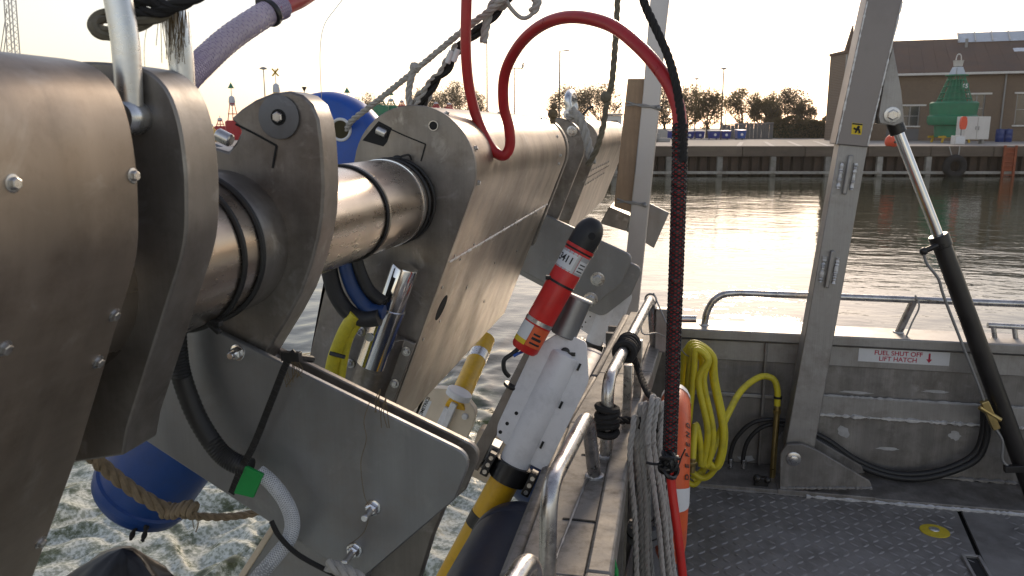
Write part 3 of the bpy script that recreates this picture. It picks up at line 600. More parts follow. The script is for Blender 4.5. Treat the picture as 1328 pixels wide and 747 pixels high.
# ================================================================== gantry leg and ram
gl = thing('gantry_leg', 'leaning aluminium gantry leg with yellow warning sticker, hinged at the bulwark', 'gantry', at(1030, 635, 3.58))
LY = 3.58
def legp(x, y): return at(x, y, LY - 0.06)
def quadleg(pts, depth, name, mt_, bev):
    return MB().prism(pts, V(0, depth, 0)).build(name, mt_, gl, bev, segs=3)
low = quadleg([legp(1018, 582), legp(1056, 584), legp(1126, 186), legp(1089, 184)], 0.11, 'lower_beam', 'aluminium', 0.004)
yy = LY - 0.072
def upp(x, y): return at(x, y, yy)
upr = MB().prism([upp(1083, 187), upp(1126, 191), upp(1171, 0), upp(1196, -110), upp(1152, -110), upp(1124, 0)], V(0, 0.134, 0)).build('upper_sleeve', 'aluminium_shaded', gl, 0.004, segs=3)
p_, r_ = lumpy(upp(1125, 189) + V(0, -0.001, 0), upp(1170, 2) + V(0, -0.001, 0), 0.003, 60, 0.6, 3); MB().tube(p_, r_, 6).build('weld_bead', 'weld', upr)
p_, r_ = lumpy(upp(1085, 187) + V(0, -0.001, 0), upp(1125, 2) + V(0, -0.001, 0), 0.003, 60, 0.6, 4); MB().tube(p_, r_, 6).build('weld_bead', 'weld', upr)
# sticker
s0 = [at(*q, yy - 0.0012) for q in ((1105, 159), (1119, 160.5), (1117, 175), (1104, 174))]
stk = MB().prism(s0, V(0, 0.001, 0)).build('warning_sticker', 'yellow_sign', upr); stk['label'] = 'yellow sticker with black falling figure'
def onst(u, v): return s0[0].lerp(s0[1], u).lerp(s0[3].lerp(s0[2], u), v) + V(0, -0.0004, 0)
MB().prism([onst(0.02, 0.02), onst(0.98, 0.02), onst(0.98, 0.15), onst(0.02, 0.15)], V(0, 0.0003, 0)).build('print_bar', 'print_black', stk)
pic = MB(); pic.tube([onst(0.20, 0.46), onst(0.48, 0.60), onst(0.75, 0.50)], 0.0042, 5); pic.tube([onst(0.48, 0.6), onst(0.38, 0.85)], 0.004, 5); pic.tube([onst(0.7, 0.5), onst(0.8, 0.86)], 0.004, 5); pic.tube([onst(0.48, 0.58), onst(0.62, 0.34)], 0.004, 5); pic.lathe(onst(0.64, 0.32), V(0, 1, 0), [(0, 0.0055), (0.0004, 0.0055)], 12)
pic.build('pictogram', 'print_black', stk)
# welded hinge lugs on the face
for (cx_, cy_) in ((1098, 228), (1075, 350)):
    c = legp(cx_, cy_) + V(0, -0.006, 0); ax = (legp(1108, 186) - legp(1037, 582)).normalized(); sx_ = ax.cross(V(0, 1, 0)).normalized()
    l1 = MB().bar(c - ax * 0.075 + V(0, -0.008, 0), c + ax * 0.085 + V(0, -0.008, 0), 0.018, 0.016, (0, 1, 0)).build('hinge_pin', 'aluminium', low, 0.004)
    for sgn_ in (-1, 1):
        p_, r_ = lumpy(c + sx_ * 0.026 * sgn_ - ax * 0.055, c + sx_ * 0.026 * sgn_ + ax * 0.055, 0.008, 26, 0.35, int(cx_) + sgn_)
        MB().tube(p_, r_, 8).build('weld_bead', 'weld', low)
# ram lug
gus = [at(*q, LY - 0.05) for q in ((1158, 60), (1169, 118), (1173, 158), (1160, 163), (1141, 160), (1139, 150), (1147, 100))]
gs1 = MB().prism(gus, V(0, 0.018, 0)).build('ram_lug', 'aluminium', gl, 0.003); MB().prism([p + V(0, 0.07, 0) for p in gus], V(0, 0.018, 0)).build('ram_lug', 'aluminium', gl, 0.003)
bolt(at(1157, 149, LY - 0.052), (0, -1, 0), 0.022, 0.014, parent=gs1)
# foot bracket
fb = [at(*q, LY - 0.10) for q in ((1011, 634), (1012, 588), (1020, 577), (1040, 576), (1060, 584), (1128, 624), (1132, 634))]
f1_ = MB().prism(fb, V(0, 0.016, 0)).build('foot_bracket', 'aluminium_old', gl, 0.003); MB().prism([p + V(0, 0.16, 0) for p in fb], V(0, 0.016, 0)).build('foot_bracket', 'aluminium_old', gl, 0.003)
a = at(1008, 634, LY - 0.11); c = at(1136, 634, LY - 0.11)
MB().prism([V(a.x, LY - 0.12, 0.002), V(c.x, LY - 0.12, 0.002), V(c.x, LY + 0.1, 0.002), V(a.x, LY + 0.1, 0.002)], V(0, 0, 0.024)).build('foot_plate', 'aluminium_old', gl, 0.003)
p_, r_ = lumpy(at(1012, 633, LY - 0.103), at(1131, 633, LY - 0.103), 0.006, 60, 0.5, 6); MB().tube(p_, r_, 6).build('weld_bead', 'aluminium', gl)
mb = MB(); c = at(1029, 595, LY - 0.10); mb.lathe(c, V(0, -1, 0), [(0, 0.032), (0.004, 0.032), (0.006, 0.028)], 24); mb.lathe(c, V(0, -1, 0), [(0.003, 0.018), (0.014, 0.018), (0.016, 0.014)], 20)
mb.build('pivot_bolt', 'bolt_steel', gl)

ram = thing('hydraulic_ram', 'black hydraulic ram with chrome rod slanting down from the gantry leg', 'hydraulic ram', at(1345, 660, LY - 0.02))
A_ = at(1157, 151, LY); Bm = at(1217, 306, LY); C_ = at(1350, 668, LY)
dr = (Bm - A_).normalized()
MB().tube([A_ + dr * 0.06, Bm + dr * 0.02], 0.0205, 20).build('rod', 'chrome', ram)
mb = MB(); mb.lathe(A_ + V(0, -0.03, 0), V(0, 1, 0), [(0, 0.036), (0.06, 0.036)], 20); mb.cyl(A_ + dr * 0.02, A_ + dr * 0.075, 0.033, 18, 0.004); mb.build('rod_eye', 'black_steel', ram)
barrel = MB().cyl(Bm, C_, 0.037, 24, 0.004).build('barrel', 'black_steel', ram)
MB().cyl(Bm - dr * 0.004, Bm + dr * 0.05, 0.041, 24, 0.004).build('gland', 'black_steel', barrel)
prt = at(1198, 326, LY - 0.03); mb = MB(); mb.cyl(at(1216, 318, LY - 0.03), prt, 0.012, 12); mb.ball(prt, 0.017, 12, 8); mb.build('port', 'black_steel', barrel)
MB().tube(spline([at(*q, LY - 0.035) for q in ((1198, 327), (1202, 342), (1217, 362), (1226, 390), (1265, 490), (1278, 525), (1285, 545))], 8), 0.006, 8).build('feed_pipe', 'post_grey', ram)
vlv = MB(); c = at(1284, 540, LY - 0.04); vlv.bar(at(1276, 520, LY - 0.04), at(1292, 556, LY - 0.04), 0.028, 0.03); vlv.cyl(at(1270, 528, LY - 0.045), at(1298, 545, LY - 0.045), 0.011, 10); vlv.build('valve_block', 'brass', ram, 0.003)
MB().tube(spline([at(*q, LY - 0.035) for q in ((1290, 555), (1300, 572), (1300, 596), (1310, 605), (1330, 606))], 8), 0.006, 8).build('feed_pipe', 'post_grey', ram)
mb = MB(); mb.bar(at(1302, 608, LY - 0.04), at(1335, 607, LY - 0.04), 0.028, 0.03); mb.build('elbow', 'black_steel', ram, 0.003)
mb = MB(); q = at(1350, 668, LY); mb.prism([q + V(-0.05, -0.05, -0.12), q + V(0.06, -0.05, -0.12), q + V(0.04, -0.05, 0.03), q + V(-0.03, -0.05, 0.03)], V(0, 0.1, 0)); mb.build('base_bracket', 'aluminium_old', ram, 0.003)

# hydraulic hoses along the bulwark
for k, (pts, lab) in enumerate([(((1052, 560), (1075, 572), (1110, 596), (1150, 612), (1190, 615), (1230, 607), (1262, 590), (1274, 565), (1276, 535), (1277, 520)), 'upper black hydraulic hose drooping along the bulwark towards the ram'),
                     (((1052, 567), (1075, 579), (1110, 602), (1150, 617), (1190, 621), (1230, 613), (1266, 596), (1279, 570), (1281, 540), (1281, 522)), 'lower black hydraulic hose drooping along the bulwark towards the ram')]):
    o = MB().tube(spline([at(*q, BW - 0.06 - 0.015 * k) for q in pts], 10), 0.0145, 12).build('hydraulic_hose', 'black_rubber'); tag(o, lab, 'hose', 'hydraulic hoses on the bulwark')
for k, (pts, lab) in enumerate([(((947, 610), (947, 590), (955, 568), (975, 549), (1000, 544), (1030, 548)), 'outer of the two thin black hoses rising from the deck beside the gantry foot'),
                                (((964, 610), (964, 592), (970, 572), (985, 556), (1005, 550), (1030, 555)), 'inner of the two thin black hoses rising from the deck beside the gantry foot')]):
    t = thing('hydraulic_hose', lab, 'hose', at(*pts[0], BW - 0.09), 0, 'thin hoses at the gantry foot')
    P = [at(*q, BW - 0.09) for q in pts]; P[0].z = 0.03
    MB().tube(spline(P, 10), 0.010, 12).build('hose_body', 'black_rubber', t)
    MB().cyl(P[0], P[0] + V(0, 0, 0.045), 0.012, 12, 0.002).build('ferrule', 'bolt_steel', t)

# ================================================================== the faired boom
boom = thing('survey_boom', 'long stainless steel boom of faired tapered sections joined by pipes and flanges', 'boom', (-0.76, 2.5, 0.8))
def foil(cx_, cz_, r, ang, zbot, left_out=-1.15, grow=0.0, n=28):
    """closed outline (x,z): right straight flank, round top, left flank; list starts at the lower right end"""
    r = r + grow; a = rad(ang); nr = V(math.cos(a), 0, -math.sin(a)); tp = V(cx_, 0, cz_) + nr * r
    t = (tp.z - zbot) / math.cos(a); bot = V(tp.x - math.sin(a) * t, 0, zbot)
    pts = [bot, bot.lerp(tp, 0.35), bot.lerp(tp, 0.7)]
    a0 = -a; a1 = math.pi + rad(-10) + rad(0)
    for k in range(n + 1):
        q = a0 + (a1 - a0) * k / n; pts.append(V(cx_ + r * math.cos(q), 0, cz_ + r * math.sin(q)))
    pts.append(V(left_out + 0.06, 0, zbot + 0.12)); pts.append(V(left_out, 0, zbot))
    return pts
PIPE = V(-0.76, 0, 1.4); PR = 0.11
FN = dict(cx_=-0.707, cz_=1.497, r=0.168, ang=25)            # near section
F2 = dict(cx_=-0.706, cz_=1.484, r=0.172, ang=21)            # middle and far sections
def extr(out, y0, y1, name, mt_, bev=0.003, parent=boom): return MB().prism([V(p.x, y0, p.z) for p in out], V(0, y1 - y0, 0)).build(name, mt_, parent, bev)
def surf_pt(out, y, frac_z):                                   # point on the right flank at height z, with outward normal
    a, c = out[0], out[3]; t = (frac_z - a.z) / (c.z - a.z); p = a.lerp(c, t); d = (c - a).normalized(); return V(p.x, y, p.z), V(d.z, 0, -d.x)
def circ_pt(f, y, deg): a = rad(deg); return V(f['cx_'] + f['r'] * math.cos(a), y, f['cz_'] + f['r'] * math.sin(a)), V(math.cos(a), 0, math.sin(a))
# section 1: next to the viewer (squarer nose than the others)
NEAR = [(-0.893, 0.72), (-0.73, 1.075), (-0.646, 1.243), (-0.574, 1.408), (-0.549, 1.47), (-0.541, 1.533), (-0.541, 1.578), (-0.545, 1.610), (-0.553, 1.635), (-0.566, 1.652), (-0.585, 1.663), (-0.62, 1.669), (-0.66, 1.671), (-0.70, 1.668), (-0.75, 1.655), (-0.80, 1.622), (-0.84, 1.57), (-0.862, 1.50), (-0.875, 1.44), (-1.09, 0.84), (-1.15, 0.72)]
def smooth_outline(pts, keep):                                  # round the nose, keep the straight flanks
    P = [V(x, 0, z) for x, z in pts]; mid = spline(P[3:-2], 4); return P[:3] + mid + P[-2:]
o1 = smooth_outline(NEAR, 0); s1 = extr(o1, 0.12, 0.732, 'fairing', 'fairing_steel', 0.003)
s1['label'] = 'nearest fairing at the left edge, bare steel with bolt heads'
for (bx, by) in ((16, 238), (172, 228), (147, 408), (126, 469), (5, 451), (52, 703)):
    d = ray(bx, by); best = None
    for yy_ in [0.2 + 0.001 * k for k in range(532)]:
        p = EYE + d * (yy_ / d.y)
        inside = False
        for e in range(len(o1)):
            a, c = o1[e], o1[(e + 1) % len(o1)]
            if (a.z > p.z) != (c.z > p.z) and p.x < (c.x - a.x) * (p.z - a.z) / (c.z - a.z) + a.x: inside = not inside
        if inside:
            e = min(range(len(o1) - 2), key=lambda q: ((o1[q] + o1[q + 1]) / 2 - V(p.x, 0, p.z)).length); dd = (o1[e + 1] - o1[e]).normalized()
            best = (0, p, V(dd.z, 0, -dd.x)); break
    if best: bolt(best[1], best[2], 0.0055, 0.005, parent=s1)
# scribed panel seam with a small drilled hole
a, n1 = surf_pt(o1[1:], 0.60, 1.285); c, n2 = surf_pt(o1[1:], 0.30, 1.285)
MB().tube([a + n1 * 0.0002, c + n2 * 0.0002], 0.0009, 5).build('panel_seam', 'dark_gap', s1)
MB().lathe(a, n1, [(-0.001, 0.0028), (0.0006, 0.0028)], 12).build('drill_hole', 'dark_gap', s1)
# flange 0: thick end plate with the shackle
out0 = [p + V(0.010, 0, 0) for p in o1 if p.z > 1.235 and p.x > -0.87]; out0 = [V(-0.646, 0, 1.208)] + out0 + [V(-0.90, 0, 1.30), V(-0.80, 0, 1.185), V(-0.735, 0, 1.188)]
fl0 = extr(out0, 0.80, 0.866, 'end_flange', 'plate_steel', 0.003)
# main pipe
def ring_y(pxx):
    lo, hi = 0.7, 8.0
    for _ in range(50):
        m_ = (lo + hi) / 2
        if px((-0.745, m_, PIPE.z + PR * 0.98))[0] < pxx: lo = m_
        else: hi = m_
    return lo
NP = V(-0.717, 0, 1.418); NR = 0.113
MB().lathe(NP + V(0, 0.70, 0), V(0, 1, 0), [(0, NR), (0.47, NR)], 64).build('pipe', 'pipe_steel', boom)
MB().lathe(PIPE + V(0, 1.18, 0), V(0, 1, 0), [(0, PR), (0.96, PR)], 64).build('pipe', 'pipe_steel', boom)
yc0 = atx(340, 288, NP.x + NR).y
MB().lathe(NP + V(0, yc0 + 0.006, 0), V(0, 1, 0), [(0, NR + 0.0005), (0.004, NR + 0.003), (1.166 - yc0 - 0.006, NR + 0.003)], 64).build('collar', 'plate_steel', boom)
for (bx, by, tr) in ((312, 280, 0.0048), (337, 288, 0.0052)): MB().torus(NP + V(0, atx(bx, by, NP.x + NR).y, 0), V(0, 1, 0), NR + 0.002, tr, 64, 8).build('black_band', 'black_rubber', boom)
ya, yb = ring_y(452), ring_y(503)
slv = MB().lathe(PIPE + V(0, ya, 0), V(0, 1, 0), [(0, PR + 0.001), (0.002, PR + 0.006), (yb - ya - 0.016, PR + 0.006), (yb - ya - 0.014, PR + 0.004)], 64).build('sleeve', 'pipe_steel', boom)
MB().lathe(PIPE + V(0, yb - 0.014, 0), V(0, 1, 0), [(0, PR + 0.002), (0.001, PR + 0.008), (0.018, PR + 0.008), (0.02, PR + 0.002)], 64).build('clamp_band', 'chrome', boom)
MB().lathe(PIPE + V(0, ring_y(520), 0), V(0, 1, 0), [(0, PR + 0.001), (0.002, PR + 0.0045), (2.13 - ring_y(520), PR + 0.0045)], 64).build('collar', 'plate_steel', boom)
def band(y, r, tr): return MB().torus(PIPE + V(0, y, 0), V(0, 1, 0), r, tr, 64, 8).build('black_band', 'black_rubber', boom)
for pxx, tr, rr_ in ((449, 0.0035, PR + 0.003), (509, 0.0045, PR + 0.006), (517, 0.0048, PR + 0.005)): band(ring_y(pxx), rr_, tr)
# knotted lump and zip-tie tail on the bands
q = PIPE + V(0.0, ring_y(513), PR + 0.008)
mb = MB(); mb.ball(q + V(0.02, 0, 0), 0.011, 10, 6, (1.2, 0.9, 0.7)); mb.tube(spline([q + V(0.02, 0, 0), q + V(0.045, 0.02, 0.008), q + V(0.05, 0.03, -0.006)], 5), 0.003, 6); mb.build('tie_knot', 'black_rubber', boom)
mb = MB(); q = at(262, 412, 1.02); mb.bar(q + V(-0.03, 0, 0.004), q + V(0.03, 0, -0.008), 0.012, 0.008); mb.bar(q, q + V(0.03, -0.005, -0.02), 0.008, 0.006); mb.build('tie_knot', 'black_rubber', boom, 0.001)
# flange 1: hook shaped clamp plate with boss
f1o = [at(*q, 1.165) for q in ((299, 154), (312, 142), (330, 130), (352, 121), (375, 118), (392, 123), (405, 135), (413, 155), (417, 185), (419, 215), (420, 245), (418, 280), (413, 310), (404, 345), (391, 380), (374, 412), (352, 448), (330, 485), (295, 520), (240, 520), (205, 450), (215, 330), (245, 250), (268, 215), (274, 190), (296, 197), (306, 184), (313, 170), (305, 160))]
fl1 = extr(f1o, 1.165, 1.225, 'clamp_flange', 'plate_steel', 0.004)
bc = at(362, 152, 1.163)
bs = MB().lathe(bc, V(0, -1, 0), [(0, 0.0335), (0.002, 0.0335), (0.0025, 0.0315)], 40).build('boss_pad', 'boss_dark', fl1)
MB().lathe(bc, V(0, -1, 0), [(0.002, 0.0125), (0.003, 0.0125)], 30).build('counterbore', 'dark_gap', bs); bolt(bc + V(0, -0.002, 0), (0, -1, 0), 0.0085, 0.007, parent=bs, washer=False)
def latch(Yp, pts_line, pin, par, s=1.0):
    P = [at(*q, Yp) + V(0, -0.0012, 0) for q in pts_line]
    for i in range(len(P) - 1): MB().bar(P[i], P[i + 1], 0.0028 * s, 0.002, (0, 1, 0)).build('latch_gap', 'dark_gap', par)
    c = at(*pin, Yp); d = (P[1] - P[0]).normalized()
    MB().cyl(c + V(0, -0.002, 0) - d * 0.012 * s, c + V(0, -0.002, 0) + d * 0.014 * s, 0.0105 * s, 20, 0.002).build('latch_pin', 'bolt_steel', par)
latch(1.165, ((306, 161), (330, 173), (359, 189), (357, 200), (354, 218)), (291, 178), fl1)
# flange 1's left shoulder, seen past flange 0
MB().prism([at(*q, 1.20) for q in ((270, 192), (278, 186), (306, 198), (308, 215), (270, 240), (262, 215))], V(0, 0.03, 0)).build('latch_shoulder', 'bracket_steel', fl1, 0.003)
# section 2 with its face plate
o2g = foil(**F2, zbot=0.65, grow=0.003); p2 = extr(o2g, 2.118, 2.136, 'face_plate', 'plate_steel', 0.002)
latch(2.118, ((499, 164), (525, 176), (552, 187), (549, 198), (546, 209)), (495, 171), p2, 1.15)
dk = [at(*q, 2.117) for q in ((470, 182), (491, 157), (508, 166), (502, 184), (497, 190))]
MB().prism(dk, V(0, 0.0006, 0)).build('latch_mouth', 'dark_gap', p2)
c = at(562, 163, 2.117); mb = MB(); mb.lathe(c, V(0, -1, 0), [(0, 0.0115), (0.0006, 0.0115)], 24); mb.build('pin_hole', 'dark_gap', p2)
MB().torus(c, V(0, 1, 0), 0.0125, 0.0016, 24, 6).build('hole_rim', 'bolt_steel', p2)
o2 = foil(**F2, zbot=0.65); S2a, S2b = 2.140, 3.95
seam_z = 1.225
up2 = [p for p in o2]; ip, nrm_ = surf_pt(o2, 0, seam_z); up_out = [V(ip.x, 0, ip.z)] + o2[3:-1] + [V(-0.98, 0, seam_z)]
fr2 = extr(up_out, S2a, S2b, 'fairing', 'fairing_steel', 0.002); fr2['label'] = 'middle fairing with streaked warm sheen, pipe to its left'
lo_in = surf_pt(o2, 0, seam_z - 0.003)[0]; nl = -nrm_ * 0.003
lo_out = [V(o2[0].x, 0, o2[0].z) + nl, V(lo_in.x, 0, lo_in.z) + nl, V(-0.98, 0, seam_z - 0.003), V(-1.06, 0, 0.90), V(-1.12, 0, 0.65)]
fr2b = extr(lo_out, S2a, S2b, 'lower_fairing', 'fairing_steel', 0.002)
rr = random.Random(9)
for k in range(16):                                              # bolts and sealant along the seam
    y = S2a + 0.06 + k * (S2b - S2a - 0.12) / 15
    p, nn = surf_pt(o2, y, seam_z + 0.012); bolt(p, nn, 0.0045, 0.004, parent=fr2, washer=False) if k % 2 == 0 else None
    p, nn = surf_pt(o2, y, seam_z - 0.02); bolt(p - nn * 0.003, nn, 0.0045, 0.004, parent=fr2b, washer=False) if k % 4 == 1 else None
q0, nn = surf_pt(o2, S2a + 0.02, seam_z - 0.001); q1, _ = surf_pt(o2, S2b - 0.02, seam_z - 0.001); p_, r_ = lumpy(q0, q1, 0.0035, 150, 0.8, 21); MB().tube(p_, r_, 6).build('sealant_bead', 'weld', fr2)
for y, dg in ((2.17, 62), (2.17, 20), (2.17, -12), (3.76, 62), (3.76, 25), (3.76, -5), (3.76, -18), (3.0, 75)):
    p, nn = circ_pt(F2, y, dg); bolt(p, nn, 0.006, 0.006, parent=fr2)
for (y, z) in ((2.20, 1.14), (2.20, 0.98), (2.6, 1.06), (3.0, 1.08), (3.5, 1.05), (3.74, 1.12), (3.1, 0.9), (2.35, 1.0)):
    p, nn = surf_pt(o2, y, z); bolt(p - nn * 0.003, nn, 0.0055, 0.004, parent=fr2b, washer=False)
ph, nn = surf_pt(o2, 2.30, 1.055); a = (surf_pt(o2, 0, 1.2)[0] - surf_pt(o2, 0, 0.9)[0]).normalized(); oval = []
for k in range(24): t = 2 * math.pi * k / 24; oval.append(ph - nn * 0.0035 + a * (0.042 * math.sin(t)) + V(0, 0.045 * math.cos(t), 0))
MB().prism(oval, nn * 0.0012).build('access_hole', 'dark_gap', fr2b)
# joint to section 3
extr(foil(**F2, zbot=1.0), 4.02, 4.08, 'end_flange', 'plate_steel', 0.003)
MB().lathe(PIPE + V(0, 3.8, 0), V(0, 1, 0), [(0, PR), (2.0, PR)], 48).build('pipe', 'pipe_steel', boom)
o3 = foil(**F2, zbot=0.98); fl3 = extr(o3, 4.76, 4.83, 'clamp_flange', 'plate_steel', 0.006)
c = at(742, 170, 4.755); bolt(c, (0, -1, 0), 0.022, 0.02, parent=fl3)
latch(4.76, ((728, 178), (738, 184), (736, 190)), (726, 182), fl3, 1.3)
p3 = extr(foil(**F2, zbot=0.95, grow=0.004), 5.62, 5.66, 'face_plate', 'plate_steel', 0.004)
o3b = foil(**F2, zbot=0.80); fr3 = extr(o3b, 5.67, 9.0, 'fairing', 'fairing_steel', 0.003); fr3['label'] = 'farthest fairing, partly behind the wooden plank'
for k in range(9):
    y = 5.75 + k * 0.18
    for z in (1.30, 1.20): p, nn = surf_pt(o3b, y, z); bolt(p, nn, 0.011, 0.008, parent=fr3, washer=False)
q0, nn = surf_pt(o3b, 5.7, 1.25); q1, _ = surf_pt(o3b, 7.5, 1.25); MB().tube([q0, q1], 0.004, 6).build('panel_seam', 'dark_gap', fr3)
p, nn = circ_pt(F2, 5.9, 100); q = at(717, 148, 3.3)
mb = MB(); mb.ball(q + V(0, 0, 0.0), 0.022, 10, 6); mb.ball(q + V(0.004, 0, 0.03), 0.014, 10, 6); mb.cyl(q - V(0, 0, 0.04), q, 0.012, 10); mb.build('grease_cap', 'weed', fr2)
# bracket plates at flange 1 (pair, with spacer bolts)
def rounded(pts, idx, r, n=6):
    out = []
    for i, p in enumerate(pts):
        p = Vector(p)
        if i in idx:
            u = (Vector(pts[i - 1]) - p).normalized() * r; v = (Vector(pts[(i + 1) % len(pts)]) - p).normalized() * r
            for k in range(n + 1): t = k / n; out.append((1 - t) ** 2 * (p + u) + 2 * t * (1 - t) * p + t * t * (p + v))
        else: out.append(p)
    return out
bp_ = rounded([at(*q, 1.148) for q in ((238, 408), (613, 592), (590, 648), (473, 748), (420, 724), (180, 566), (205, 440))], {1}, 0.03)
br1 = MB().prism(bp_, V(0, 0.012, 0)).build('bracket_plate', 'bracket_steel', boom, 0.0025); br1['label'] = 'flat grey plate with rounded corner, bolts and a green-taped hose'
bp2 = [p + V(-0.004, 0.082, -0.022) for p in bp_]; MB().prism(bp2, V(0, 0.014, 0)).build('bracket_plate', 'plate_steel', boom, 0.0025)
for (bx, by, L_) in ((308, 457, 0.014), (484, 658, 0.03), (460, 713, 0.035)):
    c = at(bx, by, 1.148); mb = MB(); mb.lathe(c, V(0, -1, 0), [(-0.001, 0.0135), (0.002, 0.0135), (0.0025, 0.012)], 24); mb.lathe(c + V(0, -0.002, 0), V(0, -1, 0), [(0, 0.0105), (0.009, 0.0105), (0.0105, 0.008)], 6); mb.lathe(c + V(0, -0.009, 0), V(0, -1, 0), [(0, 0.0058), (L_, 0.0058), (L_ + 0.001, 0.005)], 14)
    mb.build('stud_bolt', 'chrome', br1, angle=25)
for (bx, by) in ((330, 480), (560, 600), (440, 660)): c = at(bx, by, 1.16); MB().cyl(c, c + V(0.0, 0.07, 0.0), 0.012, 14).build('spacer', 'plate_steel', br1)
# lower strut hanging under the bracket
st = rounded([at(*q, 1.27) for q in ((470, 700), (560, 610), (585, 640), (560, 700), (530, 800), (400, 830), (340, 790), (380, 700))], {2}, 0.03)
MB().prism(st, V(0, 0.03, 0)).build('strut_plate', 'plate_steel', boom, 0.004)
ct = [at(*q, 1.20) for q in ((357, 676), (440, 700), (470, 760), (440, 800), (270, 800), (318, 747))]
MB().prism(ct, V(0, 0.05, 0)).build('cleat_bracket', 'bracket_steel', boom, 0.003)
MB().prism([at(*q, 1.195) for q in ((356, 674), (361, 680), (306, 766), (296, 766))], V(0, 0.075, 0)).build('cleat_edge', 'cream_plastic', boom, 0.002)
# far bracket pair at the joint of section 3
bq = rounded([at(*q, 4.70) for q in ((690, 270), (822, 332), (806, 368), (768, 398), (740, 385), (655, 340), (665, 290))], {1, 3}, 0.05)
br3 = MB().prism(bq, V(0, 0.03, 0)).build('bracket_plate', 'bracket_steel', boom, 0.006); MB().prism([p + V(0.05, 0.16, -0.10) for p in bq], V(0, 0.03, 0)).build('bracket_plate', 'bracket_steel', boom, 0.006)
for (bx, by) in ((775, 362), (766, 388)): bolt(at(bx, by, 4.70), (0, -1, 0), 0.03, 0.03, parent=br3)
bq = [at(*q, 6.2) for q in ((830, 258), (868, 276), (848, 322), (812, 300), (815, 270))]
MB().prism(bq, V(0, 0.04, 0)).build('bracket_plate', 'bracket_steel', boom, 0.006)
bq = [at(*q, 5.9) for q in ((790, 268), (818, 280), (812, 300), (778, 290))]
MB().prism(bq, V(0, 0.5, 0)).build('gusset', 'plate_steel', boom, 0.006)
# pin and saddle bolted to the face plate of section 2
pa, pb = at(526, 346, 2.05), at(493, 440, 2.05); dpn = (pb - pa).normalized(); side = dpn.cross(V(0, 1, 0)).normalized()
pinr = 0.042
pn = MB(); L_ = (pb - pa).length; pn.lathe(pa, dpn, [(0, pinr * 0.86), (0.004, pinr * 0.9), (L_ * 0.55, pinr * 0.92), (L_ * 0.56, pinr * 1.02), (L_ + 0.08, pinr * 1.02)], 32)
pin = pn.build('locking_pin', 'chrome', boom)
MB().bar(pa + dpn * 0.03 + V(0, -pinr * 0.86, 0) - side * 0.012, pa + dpn * 0.13 + V(0, -pinr * 0.86, 0) - side * 0.012, 0.01, 0.008, (0, 1, 0)).build('slot', 'dark_gap', pin)
for t in (0.15, 0.215): c = pa + dpn * t + V(0, -pinr * 0.93, 0) - side * 0.02; MB().lathe(c, V(0, -1, 0), [(0, 0.012), (0.004, 0.012)], 18).build('screw_cap', 'galvanised', pin)
sa = pa + dpn * (L_ - 0.01); sb = pa + dpn * (L_ + 0.22)
sad = []
for k in range(13): t = math.pi * k / 12; sad.append((math.cos(t) * pinr * 1.14, math.sin(t) * pinr * 1.14))
prof = [(0.088, -0.03), (0.088, -0.018), (0.056, -0.018)] + [(x_, max(y_, -0.018)) for x_, y_ in sad] + [(-0.056, -0.018), (-0.088, -0.018), (-0.088, -0.03)]
sdl = MB().prism([sa + side * u + V(0, -v_, 0) + V(0, 0.03, 0) for u, v_ in prof], sb - sa).build('saddle', 'plate_steel', boom, 0.002)
for u in (-0.072, 0.072):
    for t in (0.03, 0.135): bolt(sa + dpn * t + side * u + V(0, 0.045, 0), (0, -1, 0), 0.0095, 0.008, parent=sdl)

# ------------------------------------------------------------------ shackles, ropes and hoses on the boom
def shackle(c_front, c_back, topz, r, label):
    t = thing('shackle', label, 'shackle', (c_front + c_back) / 2, 0, 'shackles on the boom flanges')
    a, b_ = c_front, c_back; mid = (a + b_) / 2; hw = (b_ - a) / 2
    path = [a, a + V(0.003, 0, (topz - a.z) * 0.35), a + V(-0.004, 0, (topz - a.z) * 0.72)]
    for k in range(1, 8): q = math.pi * k / 8; path.append(mid + V(-0.004, 0, topz - mid.z - 0.02) - hw * math.cos(q) + V(0, 0, 0.045 * math.sin(q)))
    path += [b_ + V(-0.004, 0, (topz - b_.z) * 0.72), b_ + V(0.003, 0, (topz - b_.z) * 0.35), b_]
    sp_ = spline(path, 8); MB().tube(sp_, r, 16).build('bow', 'galvanised', t)
    d = (b_ - a).normalized()
    for c, sg in ((a, 1), (b_, -1)): MB().lathe(c - d * r * 1.15, d, [(0, r * 1.05), (r * 0.35, r * 1.3), (r * 1.95, r * 1.3), (r * 2.3, r * 1.05)], 24).build('eye', 'galvanised', t)
    MB().cyl(a - d * r * 1.0, b_ + d * r * 1.0, r * 0.9, 16, 0.002).build('pin', 'bolt_steel', t)
    return t
cf = V(-0.583, 0.785, 1.610); cb = V(-0.583, 0.883, 1.610)
shackle(cf, cb, cf.z + 0.22, 0.0145, 'big galvanised shackle on the nearest flange at the upper left')
